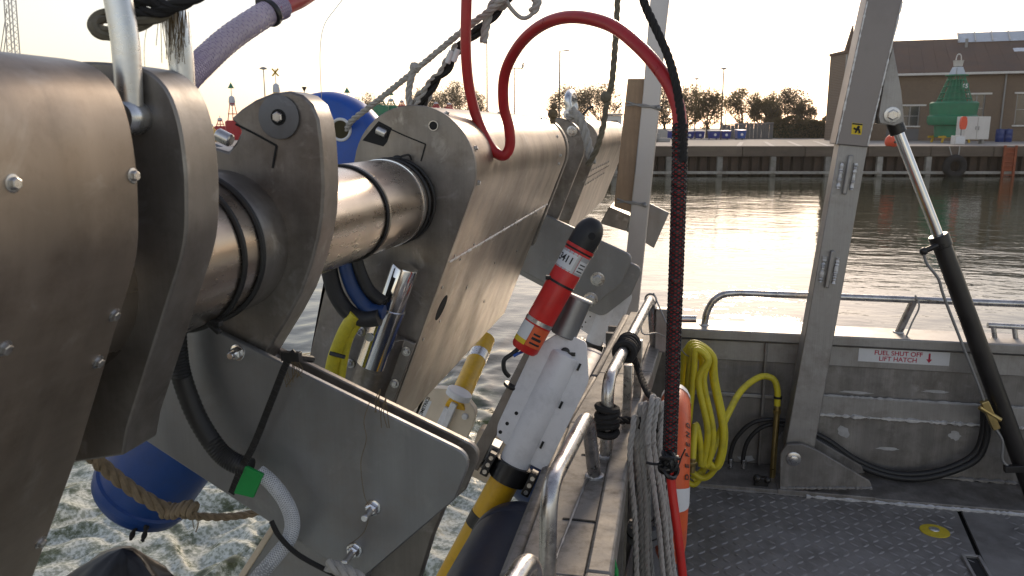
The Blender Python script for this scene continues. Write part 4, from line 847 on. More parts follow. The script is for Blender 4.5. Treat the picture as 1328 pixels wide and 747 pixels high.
# frayed olive strop through the near shackle
t = thing('rope_strop', 'frayed olive rope strop looped through the nearest shackle', 'rope', at(190, 35, 0.83))
pth = [at(*q, y) for q, y in (((310, -60), 0.90), ((250, -12), 0.87), ((215, 14), 0.85), ((175, 33), 0.835), ((140, 44), 0.82), ((124, 36), 0.82), ((130, 24), 0.835), ((155, 14), 0.85), ((190, -2), 0.86), ((230, -30), 0.88))]
MB().rope(spline(pth, 14), 0.0085, 3, 9).build('strop', 'rope_olive', t)
MB().rope(spline([at(*q, 0.84) for q in ((262, -8), (225, 8), (190, 0), (165, 8), (172, 14), (205, 16), (240, 2))], 12), 0.007, 3, 8).build('hitch', 'rope_black', t)
mb = MB(); rr = random.Random(6)
for k in range(34):
    x0 = 205 + rr.random() * 40; p0 = (x0, 2 + rr.random() * 14); ln = 20 + rr.random() * 60; dx_ = rr.uniform(-8, 10)
    mb.tube(spline([at(*p0, 0.86), at(p0[0] + dx_ * 0.4, p0[1] + ln * 0.4, 0.86), at(p0[0] + dx_ + rr.uniform(-4, 4), p0[1] + ln, 0.86)], 5), 0.0005, 4)
mb.tube(spline([at(*q, 0.86) for q in ((192, 30), (188, 50), (187, 75), (189, 96))], 6), 0.0004, 4)
mb.build('frayed_yarn', 'weed', t)
# clear braided hose with red hose end
t = thing('braided_hose', 'clear braided hose with black clip joined to red hose above the boom', 'hose', at(250, 100, 0.99))
pth = spline([at(*q, y) for q, y in (((215, 150), 0.94), ((238, 108), 0.96), ((262, 82), 0.99), ((300, 48), 1.04), ((345, 18), 1.10), ((366, 8), 1.13))], 14)
hz = MB().tube(pth, 0.0175, 20).build('clear_hose', 'clear_hose', t); MB().braid(pth, 0.0177, 12, 2.4, 0.0005, 4).build('reinforcement', 'hose_mesh', hz)
MB().tube(spline([at(*q, y) for q, y in (((355, 13), 1.11), ((372, 5), 1.14), ((400, -10), 1.2), ((470, -60), 1.4))], 8), 0.0145, 14).build('red_hose', 'red_hose', t)
q = at(350, 17, 1.105); dq = (at(366, 8, 1.13) - at(330, 29, 1.08)).normalized(); mb = MB(); mb.lathe(q - dq * 0.004, dq, [(0, 0.0182), (0.0005, 0.0195), (0.008, 0.0195), (0.0085, 0.0182)], 24); mb.box(at(341, 4, 1.10), (0.016, 0.016, 0.012)); mb.build('hose_clip', 'black_plastic', t, 0.001)
o = MB().tube(spline([at(*q, 2.6) for q in ((452, -10), (436, 10), (420, 34), (415, 70), (417, 128))], 10), 0.0012, 5); tag(o.build('thin_line', 'rope_grey', origin=at(417, 128, 2.6)), 'hair-thin line hanging in front of the sky above the blue buoy', 'line')
# blue buoy with rope eye behind the boom
t = thing('blue_buoy', 'bright blue plastic buoy with rope eye behind the boom', 'buoy', at(440, 210, 2.9))
YB = 2.75
bo = [at(*q, YB) for q in ((372, 150), (384, 136), (396, 126), (412, 120), (432, 119), (452, 124), (468, 132), (482, 144), (492, 158), (500, 185), (505, 240), (470, 300), (380, 300), (360, 220))]
# body: closed loops shrinking towards front and back so the lobe is rounded
cc = sum(bo, V(0, 0, 0)) / len(bo); nB = len(bo); vs = []; layers = [(-0.075, 0.80), (-0.062, 0.90), (-0.035, 0.975), (0.0, 1.0), (0.035, 0.975), (0.062, 0.90), (0.075, 0.80)]
sm = spline(bo, 4, True); nS = len(sm); mb = MB(); vs = []; fs = []
hole_c = at(453, 168, YB); hr = 0.028
for (dy, sc_) in layers:
    for p in sm: vs.append(cc + (p - cc) * sc_ + V(0, dy, 0))
for i in range(len(layers) - 1):
    for k in range(nS): l = (k + 1) % nS; fs.append((i * nS + k, i * nS + l, (i + 1) * nS + l, (i + 1) * nS + k))
fs.append(tuple(range(nS - 1, -1, -1))); fs.append(tuple((len(layers) - 1) * nS + k for k in range(nS)))
MB().add(vs, fs).build('body', 'blue_plastic', t, angle=60)
hc = V(hole_c.x, YB - 0.0765, hole_c.z)
MB().lathe(hc, V(0, -1, 0), [(0, 0.034), (0.0008, 0.034)], 28).build('eye_opening', 'leaf_olive', t)
MB().torus(hc, V(0, 1, 0), 0.036, 0.0055, 28, 8).build('eye_rim', 'label_white', t)
o = MB(); o.rope(spline([at(*q, y) for q, y in (((449, 172), 2.70), ((455, 158), 2.64), ((480, 138), 2.6), ((530, 98), 2.5), ((600, 40), 2.4), ((640, 10), 2.35), ((672, -20), 2.3))], 16), 0.0105, 3, 7)
o = o.build('rope', 'rope_grey', origin=at(449, 172, 2.7)); tag(o, 'taut grey rope running from the blue buoy eye up to the right', 'rope')
mb = MB(); q = at(538, 88, 2.49); mb.ball(q, 0.018, 10, 6); mb.rope(spline([q, at(534, 100, 2.48), at(530, 120, 2.48), at(532, 142, 2.48)], 10), 0.011, 3, 6); mb.torus(q, V(1, 0, 0.6), 0.012, 0.008, 14, 6)
tag(mb.build('rope', 'rope_grey', origin=q), 'short knotted grey rope tail hanging from the taut rope', 'rope')
# black and white twisted lashing
t = thing('lashing', 'black and white twisted rope lashing slanting up beside the red hose', 'rope', at(548, 134, 2.55))
pth = spline([at(*q, 2.45) for q in ((545, 140), (552, 126), (565, 105), (580, 88), (588, 72), (600, 58), (625, 35), (650, 8), (668, -15))], 12)
MB().rope(pth, 0.016, 2, 9).build('black_strand', 'rope_black', t)
MB().rope(spline([p + V(-0.012, -0.012, 0.004 * math.sin(i * 0.35)) for i, p in enumerate(pth[:60])], 2), 0.008, 2, 7).build('white_strand', 'rope_grey', t)
MB().rope(spline([at(*q, 2.5) for q in ((533, 150), (538, 132), (546, 120), (554, 116), (556, 126), (548, 140))], 8), 0.011, 2, 6).build('white_loop', 'rope_grey', t)
for (x_, y_) in ((583, 74), (591, 72)): q = at(x_, y_, 2.42); d = V(0.35, 0, 0.9).normalized(); MB().cyl(q - d * 0.02, q + d * 0.02, 0.009, 10, 0.002).build('crimp', 'label_white', t)
mb = MB(); mb.rope(spline([at(*q, 2.38) for q in ((655, -6), (640, 4), (634, 18), (630, 36), (627, 55))], 8), 0.0125, 3, 6); mb.ball(at(650, 4, 2.38), 0.022, 10, 6)
tag(mb.build('rope', 'rope_grey', origin=at(650, 4, 2.38)), 'frayed grey rope end hanging from the knot at the top', 'rope')
mb = MB(); mb.tube(spline([at(*q, 2.36) for q in ((652, -8), (662, 10), (676, 23), (688, 20), (696, 6))], 8), 0.0062, 10); mb.rope(spline([at(690, 16, 2.36), at(697, 4, 2.36), at(690, -8, 2.36)], 6), 0.013, 3, 5)
tag(mb.build('rope', 'rope_grey', origin=at(676, 23, 2.36)), 'thin beige looped rope dipping at the top edge', 'rope')
# red S-shaped hose, braided sleeve, lower tail
t = thing('red_air_hose', 'red hose in an S bend over the boom, then hanging in a black braided sleeve', 'hose', at(868, 600, 1.8))
pts = [((607, -60), 2.30), ((605, 0), 2.31), ((604, 60), 2.32), ((608, 110), 2.34), ((619, 155), 2.36), ((636, 190), 2.37), ((652, 202), 2.36), ((661, 190), 2.36), ((660, 165), 2.35), ((653, 135), 2.33), ((655, 95), 2.29), ((674, 58), 2.22), ((704, 32), 2.14), ((742, 22), 2.05), ((790, 32), 1.96), ((830, 62), 1.88), ((862, 100), 1.83), ((878, 135), 1.81), ((882, 165), 1.80)]
sp_ = spline([at(*q, y) for q, y in pts], 14)
MB().tube(sp_, 0.0155, 18).build('hose', 'red_hose', t)
core = spline([at(*q, 1.80) for q in ((882, 160), (881, 220), (878, 320), (874, 430), (871, 520), (868, 600))], 40)
MB().tube(core, 0.0145, 14).build('sleeved_hose', 'red_hose', t)
MB().braid(core, 0.0158, 6, 3.4, 0.0021, 5).build('braided_sleeve', 'black_plastic', t)
MB().tube(spline([at(*q, y) for q, y in (((868, 598), 1.80), ((872, 640), 1.79), ((880, 700), 1.77), ((890, 790), 1.75))], 8), 0.0105, 12).build('red_tail', 'red_paint', t)
mb = MB(); rr = random.Random(3); q = at(868, 601, 1.79)
for k in range(16): mb.torus(q + V(rr.uniform(-.008, .008), rr.uniform(-.008, .008), rr.uniform(-.02, .02)), V(rr.uniform(-1, 1), rr.uniform(-1, 1), rr.uniform(-1, 1)), 0.017, 0.005, 12, 6)
mb.tube(spline([q, at(850, 602, 1.78), at(838, 600, 1.78)], 6), 0.0035, 6); mb.tube(spline([q, at(878, 606, 1.78), at(884, 592, 1.78), at(889, 582, 1.78)], 6), 0.0018, 6)
mb.build('tie_knot', 'black_plastic', t)
core2 = spline([at(*q, y) for q, y in (((818, -50), 1.86), ((836, 5), 1.84), ((852, 40), 1.83), ((866, 72), 1.82), ((876, 105), 1.80), ((881, 135), 1.795), ((884, 165), 1.79), ((885, 210), 1.79))], 26)
o = MB().rope(core2, 0.0092, 4, 7).build('rope', 'rope_black', origin=at(881, 135, 1.795)); tag(o, 'dark braided rope coming down from the top to the sleeved red hose', 'rope')
# thin grey line onto the boom
o = MB().rope(spline([at(*q, y) for q, y in (((803, -40), 4.5), ((800, 20), 4.5), ((797, 70), 4.5), ((793, 110), 4.5), ((787, 132), 4.5), ((782, 165), 4.5), ((773, 195), 4.52), ((762, 214), 4.55))], 20), 0.017, 3, 9)
o.ball(at(786, 126, 4.5), 0.032, 10, 6)
tag(o.build('rope', 'rope_olive', origin=at(786, 126, 4.5)), 'grey-brown rope hanging straight down in front of the far fairing', 'rope')
cf = at(736, 148, 4.62); shackle(V(cf.x, 4.66, cf.z), V(cf.x, 4.93, cf.z), cf.z + 0.10, 0.022, 'small galvanised shackle on the far boom flange')
o = MB().rope(spline([at(*q, 4.6) for q in ((741, 142), (750, 152), (757, 166), (762, 185), (768, 212))], 10), 0.026, 3, 6); o.rope(spline([at(*q, 4.6) for q in ((735, 152), (748, 150), (757, 155))], 6), 0.02, 3, 6)
tag(o.build('rope', 'rope_grey', origin=at(757, 166, 4.6)), 'short whitish rope lashed to the far shackle', 'rope')
o = MB().tube(spline([at(*q, 4.6) for q in ((755, 150), (762, 142), (770, 138))], 6), 0.006, 6); tag(o.build('zip_tie', 'black_plastic', origin=at(755, 150, 4.6)), 'black tie end sticking out beside the far shackle', 'cable tie')
# brown rope at the lower left
o = MB().rope(spline([at(*q, y) for q, y in (((90, 560), 1.02), ((118, 590), 1.04), ((135, 606), 1.06), ((165, 630), 1.08), ((195, 650), 1.1), ((222, 664), 1.12))], 16), 0.0115, 3, 6)
o.rope(spline([at(*q, y) for q, y in (((215, 660), 1.12), ((240, 668), 1.15), ((262, 670), 1.18), ((300, 670), 1.22), ((335, 664), 1.26), ((370, 650), 1.3))], 14), 0.0072, 3, 7)
rr = random.Random(12)
for k in range(6): q = at(215 + k * 7, 662 + rr.uniform(-3, 3), 1.12); o.torus(q, V(1, 0, -0.4), 0.011, 0.005, 12, 6)
o.tube(spline([at(*q, 1.12) for q in ((253, 664), (257, 678), (254, 690))], 5), 0.0012, 4); o.tube(spline([at(*q, 1.12) for q in ((252, 664), (250, 676), (252, 686))], 5), 0.0009, 4)
tag(o.build('rope', 'rope_brown', origin=at(222, 664, 1.12)), 'thick brown braided rope with whipped splice below the nearest flange', 'rope')
# blue fender under the boom and black bag
t = thing('blue_fender', 'deep blue cylindrical fender hanging over foam at the lower left', 'fender', at(215, 670, 1.5))
a = at(178, 646, 1.55); c = at(265, 520, 1.55); dfx = (c - a).normalized()
prof = [(-0.012, 0.0), (-0.012, 0.06), (-0.004, 0.098), (0.012, 0.112), (0.03, 0.114), (0.034, 0.118), (0.05, 0.118), (0.054, 0.112), (0.30, 0.112), (0.40, 0.09), (0.46, 0.03)]
MB().lathe(a, dfx, prof, 40).build('body', 'blue_dark', t)
pth0 = at(186, 676, 1.50)
for dx_, dz_ in ((-8, 0), (6, 2)): MB().rope(spline([at(188 + dx_ * 0.4, 672, 1.48), at(184 + dx_, 684, 1.46), at(178 + dx_ * 1.1, 700 + dz_, 1.44)], 8), 0.006, 2, 6).build('cord', 'rope_black', t)
mb = MB(); cb_ = at(150, 772, 1.42); vs = []; ns, nr_ = 36, 14
for i in range(nr_ + 1):
    ph = math.pi * i / nr_
    for k in range(ns):
        th = 2 * math.pi * k / ns; r = 0.125 * (1 + 0.10 * math.sin(th * 5 + ph * 3) * math.sin(ph) + 0.05 * math.sin(th * 9 + 1)); neck = max(0, math.cos(ph)) ** 6
        vs.append(cb_ + V(r * math.sin(ph) * math.cos(th) * 0.95 + neck * 0.03, r * math.sin(ph) * math.sin(th) * 0.8, 0.085 * math.cos(ph) + neck * 0.035))
fs = [(i * ns + k, (i + 1) * ns + k, (i + 1) * ns + (k + 1) % ns, i * ns + (k + 1) % ns) for i in range(nr_) for k in range(ns)]
o = MB().add(vs, fs).build('black_bag', 'bag_black', origin=cb_ - V(0, 0, 0.08)); tag(o, 'shiny black drawn-in bag hanging below the blue fender', 'bag')
# cables on the bracket: corrugated sleeve, strap, green tape, clear hose
t = thing('cable_loom', 'black corrugated cable sleeve strapped to the bracket plate with green tape', 'cable', at(320, 630, 1.1))
YL = 1.105
pth = spline([at(*q, YL) for q in ((228, 420), (230, 455), (236, 490), (255, 540), (280, 580), (300, 598), (325, 607))], 16)
MB().tube(pth, [0.0160 + 0.0006 * (1 if i % 2 else -1) for i in range(len(pth))], 14).build('sleeve', 'black_rubber', t)
st_ = spline([at(*q, YL - 0.012) for q in ((383, 456), (372, 470), (352, 520), (330, 575), (312, 610), (300, 640))], 8)
mb = MB()
for i in range(len(st_) - 1): mb.bar(st_[i], st_[i + 1], 0.0115, 0.003, (0, 1, 0))
q = at(378, 462, YL - 0.012); mb.box(q, (0.03, 0.012, 0.014)); mb.tube([q, at(405, 466, YL + 0.05)], 0.006, 6)
mb.build('strap', 'black_plastic', t, 0.0008)
tp_ = [at(*q, YL - 0.016) for q in ((318, 605), (341, 616), (328, 646), (303, 640), (306, 632))]
MB().prism(tp_, V(0, 0.006, 0)).build('tape', 'green_tape', t, 0.0008)
pth = spline([at(*q, y) for q, y in (((335, 612), YL), ((352, 626), YL), ((370, 650), YL), ((379, 676), YL), ((374, 700), YL - 0.01), ((352, 728), YL - 0.03), ((320, 765), YL - 0.04))], 16)
ch = MB().tube(pth, 0.0118, 16).build('clear_hose', 'clear_hose_grey', t); MB().braid(pth, 0.0119, 9, 2.6, 0.0006, 4).build('reinforcement', 'hose_mesh_grey', ch)
MB().tube(spline([at(*q, YL - 0.03) for q in ((352, 676), (362, 695), (385, 718), (420, 738), (450, 752))], 10), 0.0042, 8).build('cord', 'rope_black', t)
o = MB().rope(spline([at(*q, YL - 0.035) for q in ((425, 732), (445, 740), (470, 752))], 10), 0.011, 3, 5); o.build('whipping', 'rope_grey', t)
mb = MB(); rr = random.Random(8)
for (x0, y0, ln) in ((375, 462, 40), (380, 464, 32), (386, 468, 22), (500, 515, 40), (490, 505, 30)):
    for k in range(3): mb.tube(spline([at(x0 + rr.uniform(-4, 4), y0, 1.128), at(x0 + rr.uniform(-8, 8), y0 + ln * 0.5, 1.128), at(x0 + rr.uniform(-6, 6), y0 + ln, 1.128)], 5), 0.0007, 4)
mb.tube(spline([at(*q, 1.130) for q in ((480, 520), (472, 545), (475, 570), (468, 600), (472, 640), (478, 655))], 6), 0.0006, 4); mb.tube(spline([at(*q, 1.130) for q in ((480, 665), (472, 690), (455, 705))], 6), 0.0006, 4)
o = mb.build('weed_strands', 'weed', origin=at(480, 520, 1.13)); tag(o, 'dry brown weed strands hanging over the bracket plate', 'weed', None, 'stuff')
# hoses looping behind flange 1, in front of the middle face plate
t = thing('hose_bundle', 'dark blue and black hoses looping under the pipe to a yellow cable', 'hose', at(460, 420, 1.95))
MB().tube(spline([at(*q, 1.95) for q in ((425, 330), (428, 355), (436, 382), (452, 405), (472, 414), (492, 412))], 10), 0.022, 14).build('black_hose', 'black_rubber', t)
MB().tube(spline([at(*q, 1.97) for q in ((446, 330), (450, 352), (460, 378), (478, 400), (498, 405))], 10), 0.020, 14).build('blue_hose', 'blue_fender', t)
MB().tube(spline([at(*q, 1.98) for q in ((462, 335), (468, 355), (480, 378), (498, 392))], 10), 0.017, 14).build('black_hose', 'black_rubber', t)
MB().tube(spline([at(*q, 1.94) for q in ((462, 408), (450, 424), (440, 446), (432, 470), (428, 500), (430, 520))], 10), 0.0185, 14).build('yellow_cable', 'yellow_hose', t)
MB().tube(spline([at(*q, 1.95) for q in ((470, 412), (456, 432), (448, 455), (442, 490))], 10), 0.012, 12).build('yellow_cable', 'yellow_hose', t)
MB().tube([at(428, 458, 1.915), at(447, 463, 1.915)], 0.006, 8).build('tie', 'black_plastic', t)

# ------------------------------------------------------------------ sensors leaning at the side
def oriented(p0, p1):
    d = (p1 - p0).normalized(); nf = V(0, -1, 0); nf = (nf - d * nf.dot(d)).normalized(); sd_ = d.cross(nf); return d, nf, sd_
# red beacon
p0, p1 = at(679, 454, 1.93), at(774, 283, 1.99); d, nf, sd_ = oriented(p0, p1); L_ = (p1 - p0).length; r = 0.036
t = thing('acoustic_beacon', 'red cylindrical beacon with black domed cap and white 3411 label', 'beacon', p0)
MB().lathe(p0, d, [(0, r * 0.2), (0, r * 0.86), (0.008, r), (L_ - 0.095, r), (L_ - 0.093, r * 0.97)], 40).build('body', 'red_paint', t)
cap = [(L_ - 0.096, r * 0.99), (L_ - 0.088, r * 1.03), (L_ - 0.05, r * 1.03)]
for k in range(1, 9): a = math.pi / 2 * k / 8; cap.append((L_ - 0.05 + 0.05 * math.sin(a), r * 1.03 * math.cos(a)))
cp_ = MB().lathe(p0, d, cap, 40).build('cap', 'black_rubber', t)
MB().lathe(p0, d, [(L_ - 0.090, r * 1.02), (L_ - 0.0895, r * 1.045), (L_ - 0.082, r * 1.045), (L_ - 0.0815, r * 1.02)], 40).build('red_ring', 'red_paint', cp_)
c = p0 + d * (L_ - 0.045) + nf * (r * 1.0) + sd_ * 0.012; MB().lathe(c, nf, [(-0.002, 0.009), (0.0012, 0.009), (0.0013, 0.006)], 20).build('vent_hole', 'dark_gap', cp_)
def patch(h0, h1, a0, a1, rr_, name, mt_, par, n=10):            # curved sticker on the cylinder, angles from the camera-facing normal
    mb = MB(); vs = []
    for i in range(n + 1):
        a = rad(a0 + (a1 - a0) * i / n); u = nf * math.cos(a) + sd_ * math.sin(a)
        vs += [p0 + d * h0 + u * rr_, p0 + d * h1 + u * rr_]
    return MB().add(vs, [(2 * i, 2 * i + 2, 2 * i + 3, 2 * i + 1) for i in range(n)]).build(name, mt_, par)
sgnx = 1 if sd_.x > 0 else -1
lb = patch(L_ - 0.150, L_ - 0.100, -95, 95, r * 1.012, 'silver_label', 'label_silver', t); lw = patch(L_ - 0.146, L_ - 0.106, -70 * sgnx, 12 * sgnx, r * 1.02, 'number_label', 'label_white', lb)
patch(L_ - 0.144, L_ - 0.112, 28 * sgnx, 72 * sgnx, r * 1.02, 'info_label', 'label_white', lb)
for k in range(3): patch(L_ - 0.140 + k * 0.009, L_ - 0.137 + k * 0.009, 34 * sgnx, 66 * sgnx, r * 1.026, 'print_line', 'print_black', lb, 4)
# number wraps: one character at a time on the curved label
for k, ch_ in enumerate('3411'):
    a = rad((-58 + k * 18) * sgnx); u = nf * math.cos(a) + sd_ * math.sin(a); rt = (sd_ * math.cos(a) - nf * math.sin(a)) * sgnx
    text('digit', ch_, lb, 'print_black', p0 + d * (L_ - 0.124) + u * r * 1.028, rt, d, 0.026, 0.0002, bold=0.0005)
MB().lathe(p0, d, [(L_ - 0.19, r), (L_ - 0.1895, r * 1.05), (L_ - 0.184, r * 1.05), (L_ - 0.1835, r)], 40).build('zip_tie', 'black_plastic', t)
MB().box(p0 + d * (L_ - 0.187) - sd_ * sgnx * r * 0.92 + nf * r * 0.45, (0.014, 0.012, 0.010)).build('zip_head', 'black_plastic', t, 0.001)
MB().lathe(p0, d, [(0.078, r), (0.0785, r * 1.03), (0.089, r * 1.03), (0.0895, r)], 40).build('hose_clamp', 'bolt_steel', t)
patch(0.030, 0.074, -85 * sgnx, -8 * sgnx, r * 1.014, 'info_label', 'label_white', t); patch(0.018, 0.031, -85 * sgnx, -8 * sgnx, r * 1.015, 'yellow_label', 'yellow_sign', t)
ol = patch(0.020, 0.074, -6 * sgnx, 80 * sgnx, r * 1.014, 'orange_label', 'orange_paint', t)
for h0, h1, a1_ in ((0.040, 0.047, 50), (0.028, 0.033, 55), (0.052, 0.057, 36)): patch(h0, h1, 6 * sgnx, a1_ * sgnx, r * 1.022, 'print_line', 'print_black', ol, 6)
MB().tube(spline([p0 - sd_ * sgnx * 0.012, at(664, 459, 1.92), at(654, 467, 1.91), at(654, 480, 1.91), at(660, 488, 1.92)], 8), 0.006, 8).build('cable', 'black_rubber', t)
MB().tube(spline([p0 + sd_ * sgnx * 0.004, at(673, 458, 1.915), at(666, 462, 1.91)], 6), 0.004, 8).build('cable', 'blue_plastic', t)
# mounting bar and block behind the beacon
t = thing('sensor_mount', 'grey flat steel bar and welded tube block behind the red beacon', 'mount', at(620, 600, 1.99))
MB().bar(at(613, 606, 1.93), at(759, 322, 2.05), 0.034, 0.020, (0, 1, 0)).build('flat_bar', 'plate_steel', t, 0.002)
a, c = at(752, 385, 2.02), at(730, 436, 2.0); u_ = (c - a).normalized(); sv = u_.cross(V(0, 1, 0)).normalized()
blk = MB().cyl(a, c, 0.034, 28, 0.003).build('tube_block', 'bracket_steel', t); MB().torus(a + u_ * 0.003, u_, 0.033, 0.004, 28, 6).build('weld_bead', 'weld', blk)
MB().prism([at(*q, 2.03) for q in ((722, 372), (762, 392), (744, 436), (700, 420))], V(0, 0.02, 0)).build('side_plate', 'plate_steel', t, 0.002)
mb = MB(); q = at(630, 590, 1.95); mb.prism([at(*q_, 1.935) for q_ in ((622, 570), (648, 582), (636, 612), (607, 600), (610, 588))], V(0, 0.05, 0)); blk2 = mb.build('clamp_block', 'bracket_steel', t, 0.002)
mb = MB()
for k in range(9): a_ = at(618 + k * 2.6, 577 + k * 1.2 + 10, 1.934); b_ = at(611 + k * 2.6, 590 + k * 1.2 + 8, 1.934); mb.tube([a_, b_], 0.0012, 4)
mb.build('ribbing', 'plate_steel', blk2)
MB().lathe(at(662, 502, 1.96), (at(745, 322, 2.0) - at(612, 606, 1.97)), [(0, 0.020), (0.004, 0.021), (0.008, 0.020)], 16).build('tie', 'black_plastic', t)
# white finned sensors with yellow bodies
def fin_sensor(a, c, width, label, tube_r, thick, black_clamp=True, yellow_to=None, taper=0.72, print_=None, mtw='white_plastic', grp='white finned sensors', strap=None):
    """a: upper end, c: lower end of the white housing"""
    t = thing('finned_sensor', label, 'sensor', c, 0, grp)
    d = (c - a).normalized(); nf = V(0, -1, 0); nf = (nf - d * nf.dot(d)).normalized(); s_ = nf.cross(d); s_ = s_ if s_.x > 0 else -s_
    L = (c - a).length; w = width / 2
    def q(u, h, n_=0): return a + s_ * u + d * h + nf * n_
    fin = rounded([q(-w * 0.42, 0), q(w * 0.42, 0), q(w, L * 0.26), q(w * 0.98, L * 0.96), q(w * 0.90, L), q(w * 0.30, L), q(w * 0.30, L * 0.97), q(-w * 0.30, L * 0.97), q(-w * 0.30, L * 0.96), q(-w * 0.85, L * 0.92), q(-w * 0.98, L * 0.84), q(-w, L * 0.22)], {0, 1, 2, 3, 10, 11}, width * 0.07)
    f = MB().prism([p - nf * thick / 2 for p in fin], nf * thick).build('fin', mtw, t, 0.006, segs=3)
    prof = [(L * 0.12, tube_r * 0.5), (L * 0.15, tube_r * 0.95), (L * 0.18, tube_r), (L * 1.06, tube_r), (L * 1.065, tube_r * 0.9)]
    hsg = MB().lathe(a - nf * 0.0, d, prof, 28).build('housing_tube', 'white_plastic', t)
    for h in (0.16, 0.47, 0.80): MB().bar(q(tube_r * 1.08, L * h, tube_r * 0.45), q(tube_r * 1.08, L * (h + 0.055), tube_r * 0.45), 0.006, 0.006, nf).build('slot', 'dark_gap', f)
    for (u, h) in ((-w * 0.72, L * 0.80), (-w * 0.80, L * 0.88), (-w * 0.6, L * 0.70)): MB().lathe(q(u, h, thick / 2), nf, [(-0.001, 0.005), (0.0008, 0.005)], 10).build('drill_hole', 'dark_gap', f)
    bl = MB(); bl.lathe(q(-tube_r * 0.1, L * 0.13, thick / 2), nf, [(0, 0.012), (0.004, 0.012), (0.006, 0.009)], 16); bl.box(q(tube_r * 0.2, L * 0.13, thick / 2 + 0.004), (0.03, 0.008, 0.008)); bl.build('wing_bolt', 'black_steel', f)
    if black_clamp:
        h0 = L * 1.05; ck = MB().lathe(a, d, [(h0, tube_r * 1.02), (h0 + 0.002, tube_r * 1.2), (h0 + 0.052, tube_r * 1.2), (h0 + 0.055, tube_r * 1.02)], 28).build('clamp', 'black_plastic', t)
        for sg in (-1, 1):
            MB().bar(q(sg * tube_r * 1.45, h0 - 0.004, 0.01), q(sg * tube_r * 1.45, h0 + 0.06, 0.01), 0.022, 0.05, nf).build('clamp_ear', 'black_plastic', ck, 0.003)
            for hh in (0.008, 0.028, 0.048): MB().lathe(q(sg * tube_r * 1.45, h0 + hh, 0.035), nf, [(0, 0.006), (0.003, 0.006)], 10).build('screw', 'bolt_steel', ck)
    if yellow_to is not None:
        y0 = a + d * (L * 1.06); yl = MB().cyl(y0, yellow_to, tube_r * 0.97, 28, 0.003).build('yellow_tube', 'yellow_pole', t)
        if strap: pth = y0.lerp(yellow_to, strap); dd = (yellow_to - y0).normalized(); MB().lathe(pth - dd * 0.018, dd, [(0, tube_r * 0.975), (0.001, tube_r * 1.0), (0.036, tube_r * 1.0), (0.037, tube_r * 0.975)], 28).build('tape_band', 'black_plastic', yl)
    return t, a, d, s_, nf, L
a, c = at(745, 436, 2.00), at(671, 592, 1.93); yt = at(566, 786, 1.85)
fin_sensor(a, c, 0.168, 'large white finned sensor below the red beacon, black clamp and yellow tube', 0.041, 0.034, True, yt, strap=0.40)
a, c = at(802, 355, 4.98), at(772, 440, 4.95); yt = at(742, 520, 4.92)
fin_sensor(a, c, 0.26, 'smaller white finned sensor behind the far bracket plate, black clamp', 0.056, 0.06, True, yt, strap=None)
# yellow-bodied sensor under the middle fairing with maker's lettering
t = thing('finned_sensor', 'cream finned sensor with yellow tube and GEOMETRICS label below the middle fairing', 'sensor', at(560, 580, 3.6000), 0, 'white finned sensors')
a, c = at(625, 452, 3.7000), at(553, 610, 3.6500); d = (c - a).normalized(); nf = V(0, -1, 0); nf = (nf - d * nf.dot(d)).normalized(); s_ = nf.cross(d); s_ = s_ if s_.x > 0 else -s_
yt0, yt1 = at(630, 440, 4.2), at(590, 530, 3.67); MB().cyl(yt0, yt1, 0.052, 28, 0.002).build('yellow_tube', 'yellow_pole', t)
MB().cyl(yt0.lerp(yt1, 0.22), yt0.lerp(yt1, 0.34), 0.0535, 28, 0.001).build('silver_band', 'bolt_steel', t)
q0_ = at(597, 507, 3.6750); MB().lathe(q0_, d, [(0, 0.060), (0.004, 0.065), (0.034, 0.065), (0.038, 0.054)], 28).build('collar', 'white_plastic', t)
lf = rounded([at(*q, 3.6800) for q in ((560, 503), (586, 505), (590, 520), (566, 575), (555, 600), (520, 585), (530, 540), (545, 512))], {0, 7}, 0.045)
fl = MB().prism(lf, V(0, 0.05, 0)).build('fin', 'cream_plastic', t, 0.006, segs=3)
rf = rounded([at(*q, 3.6700) for q in ((600, 510), (618, 534), (612, 556), (602, 575), (612, 582), (600, 640), (560, 620), (566, 585), (592, 525))], {1}, 0.03)
MB().prism(rf, V(0, 0.05, 0)).build('fin', 'cream_plastic', t, 0.006, segs=3)
rib = MB(); rib.bar(at(590, 522, 3.6550), at(563, 583, 3.6450), 0.033, 0.045, (0, 1, 0)); rib.bar(at(580, 528, 3.6620), at(556, 580, 3.6520), 0.024, 0.03, (0, 1, 0)); rib.build('rib', 'white_plastic', t, 0.004)
MB().lathe(at(603, 540, 3.6680), V(0, -1, 0), [(0, 0.018), (0.009, 0.015), (0.013, 0.006)], 16).build('stud', 'white_plastic', t)
lp_ = [at(*q, 3.6785) for q in ((552, 517), (560, 521), (549, 545), (541, 541))]
lbl = MB().prism(lp_, V(0, 0.001, 0)).build('maker_label', 'label_white', t)
up_ = (lp_[0] - lp_[3]).normalized(); ctr = sum(lp_, V(0, 0, 0)) / 4
text('lettering', 'GEOMETRICS', lbl, 'print_black', ctr + V(0, -0.0008, 0) - (lp_[1] - lp_[0]).normalized() * 0.006, up_, -(lp_[1] - lp_[0]), 0.024, 0.0003, bold=0.0005)
# cream float behind the first sensor, seen under its fin
bq = rounded([at(*q, 2.30) for q in ((620, 556), (700, 580), (722, 570), (690, 640), (655, 640), (602, 615))], {0, 5}, 0.02)
o = MB().prism(bq, V(0, 0.06, 0)).build('float_block', 'cream_plastic', None, 0.01, segs=3, origin=at(650, 640, 2.3)); tag(o, 'cream plastic float block partly hidden behind the large white sensor', 'float')
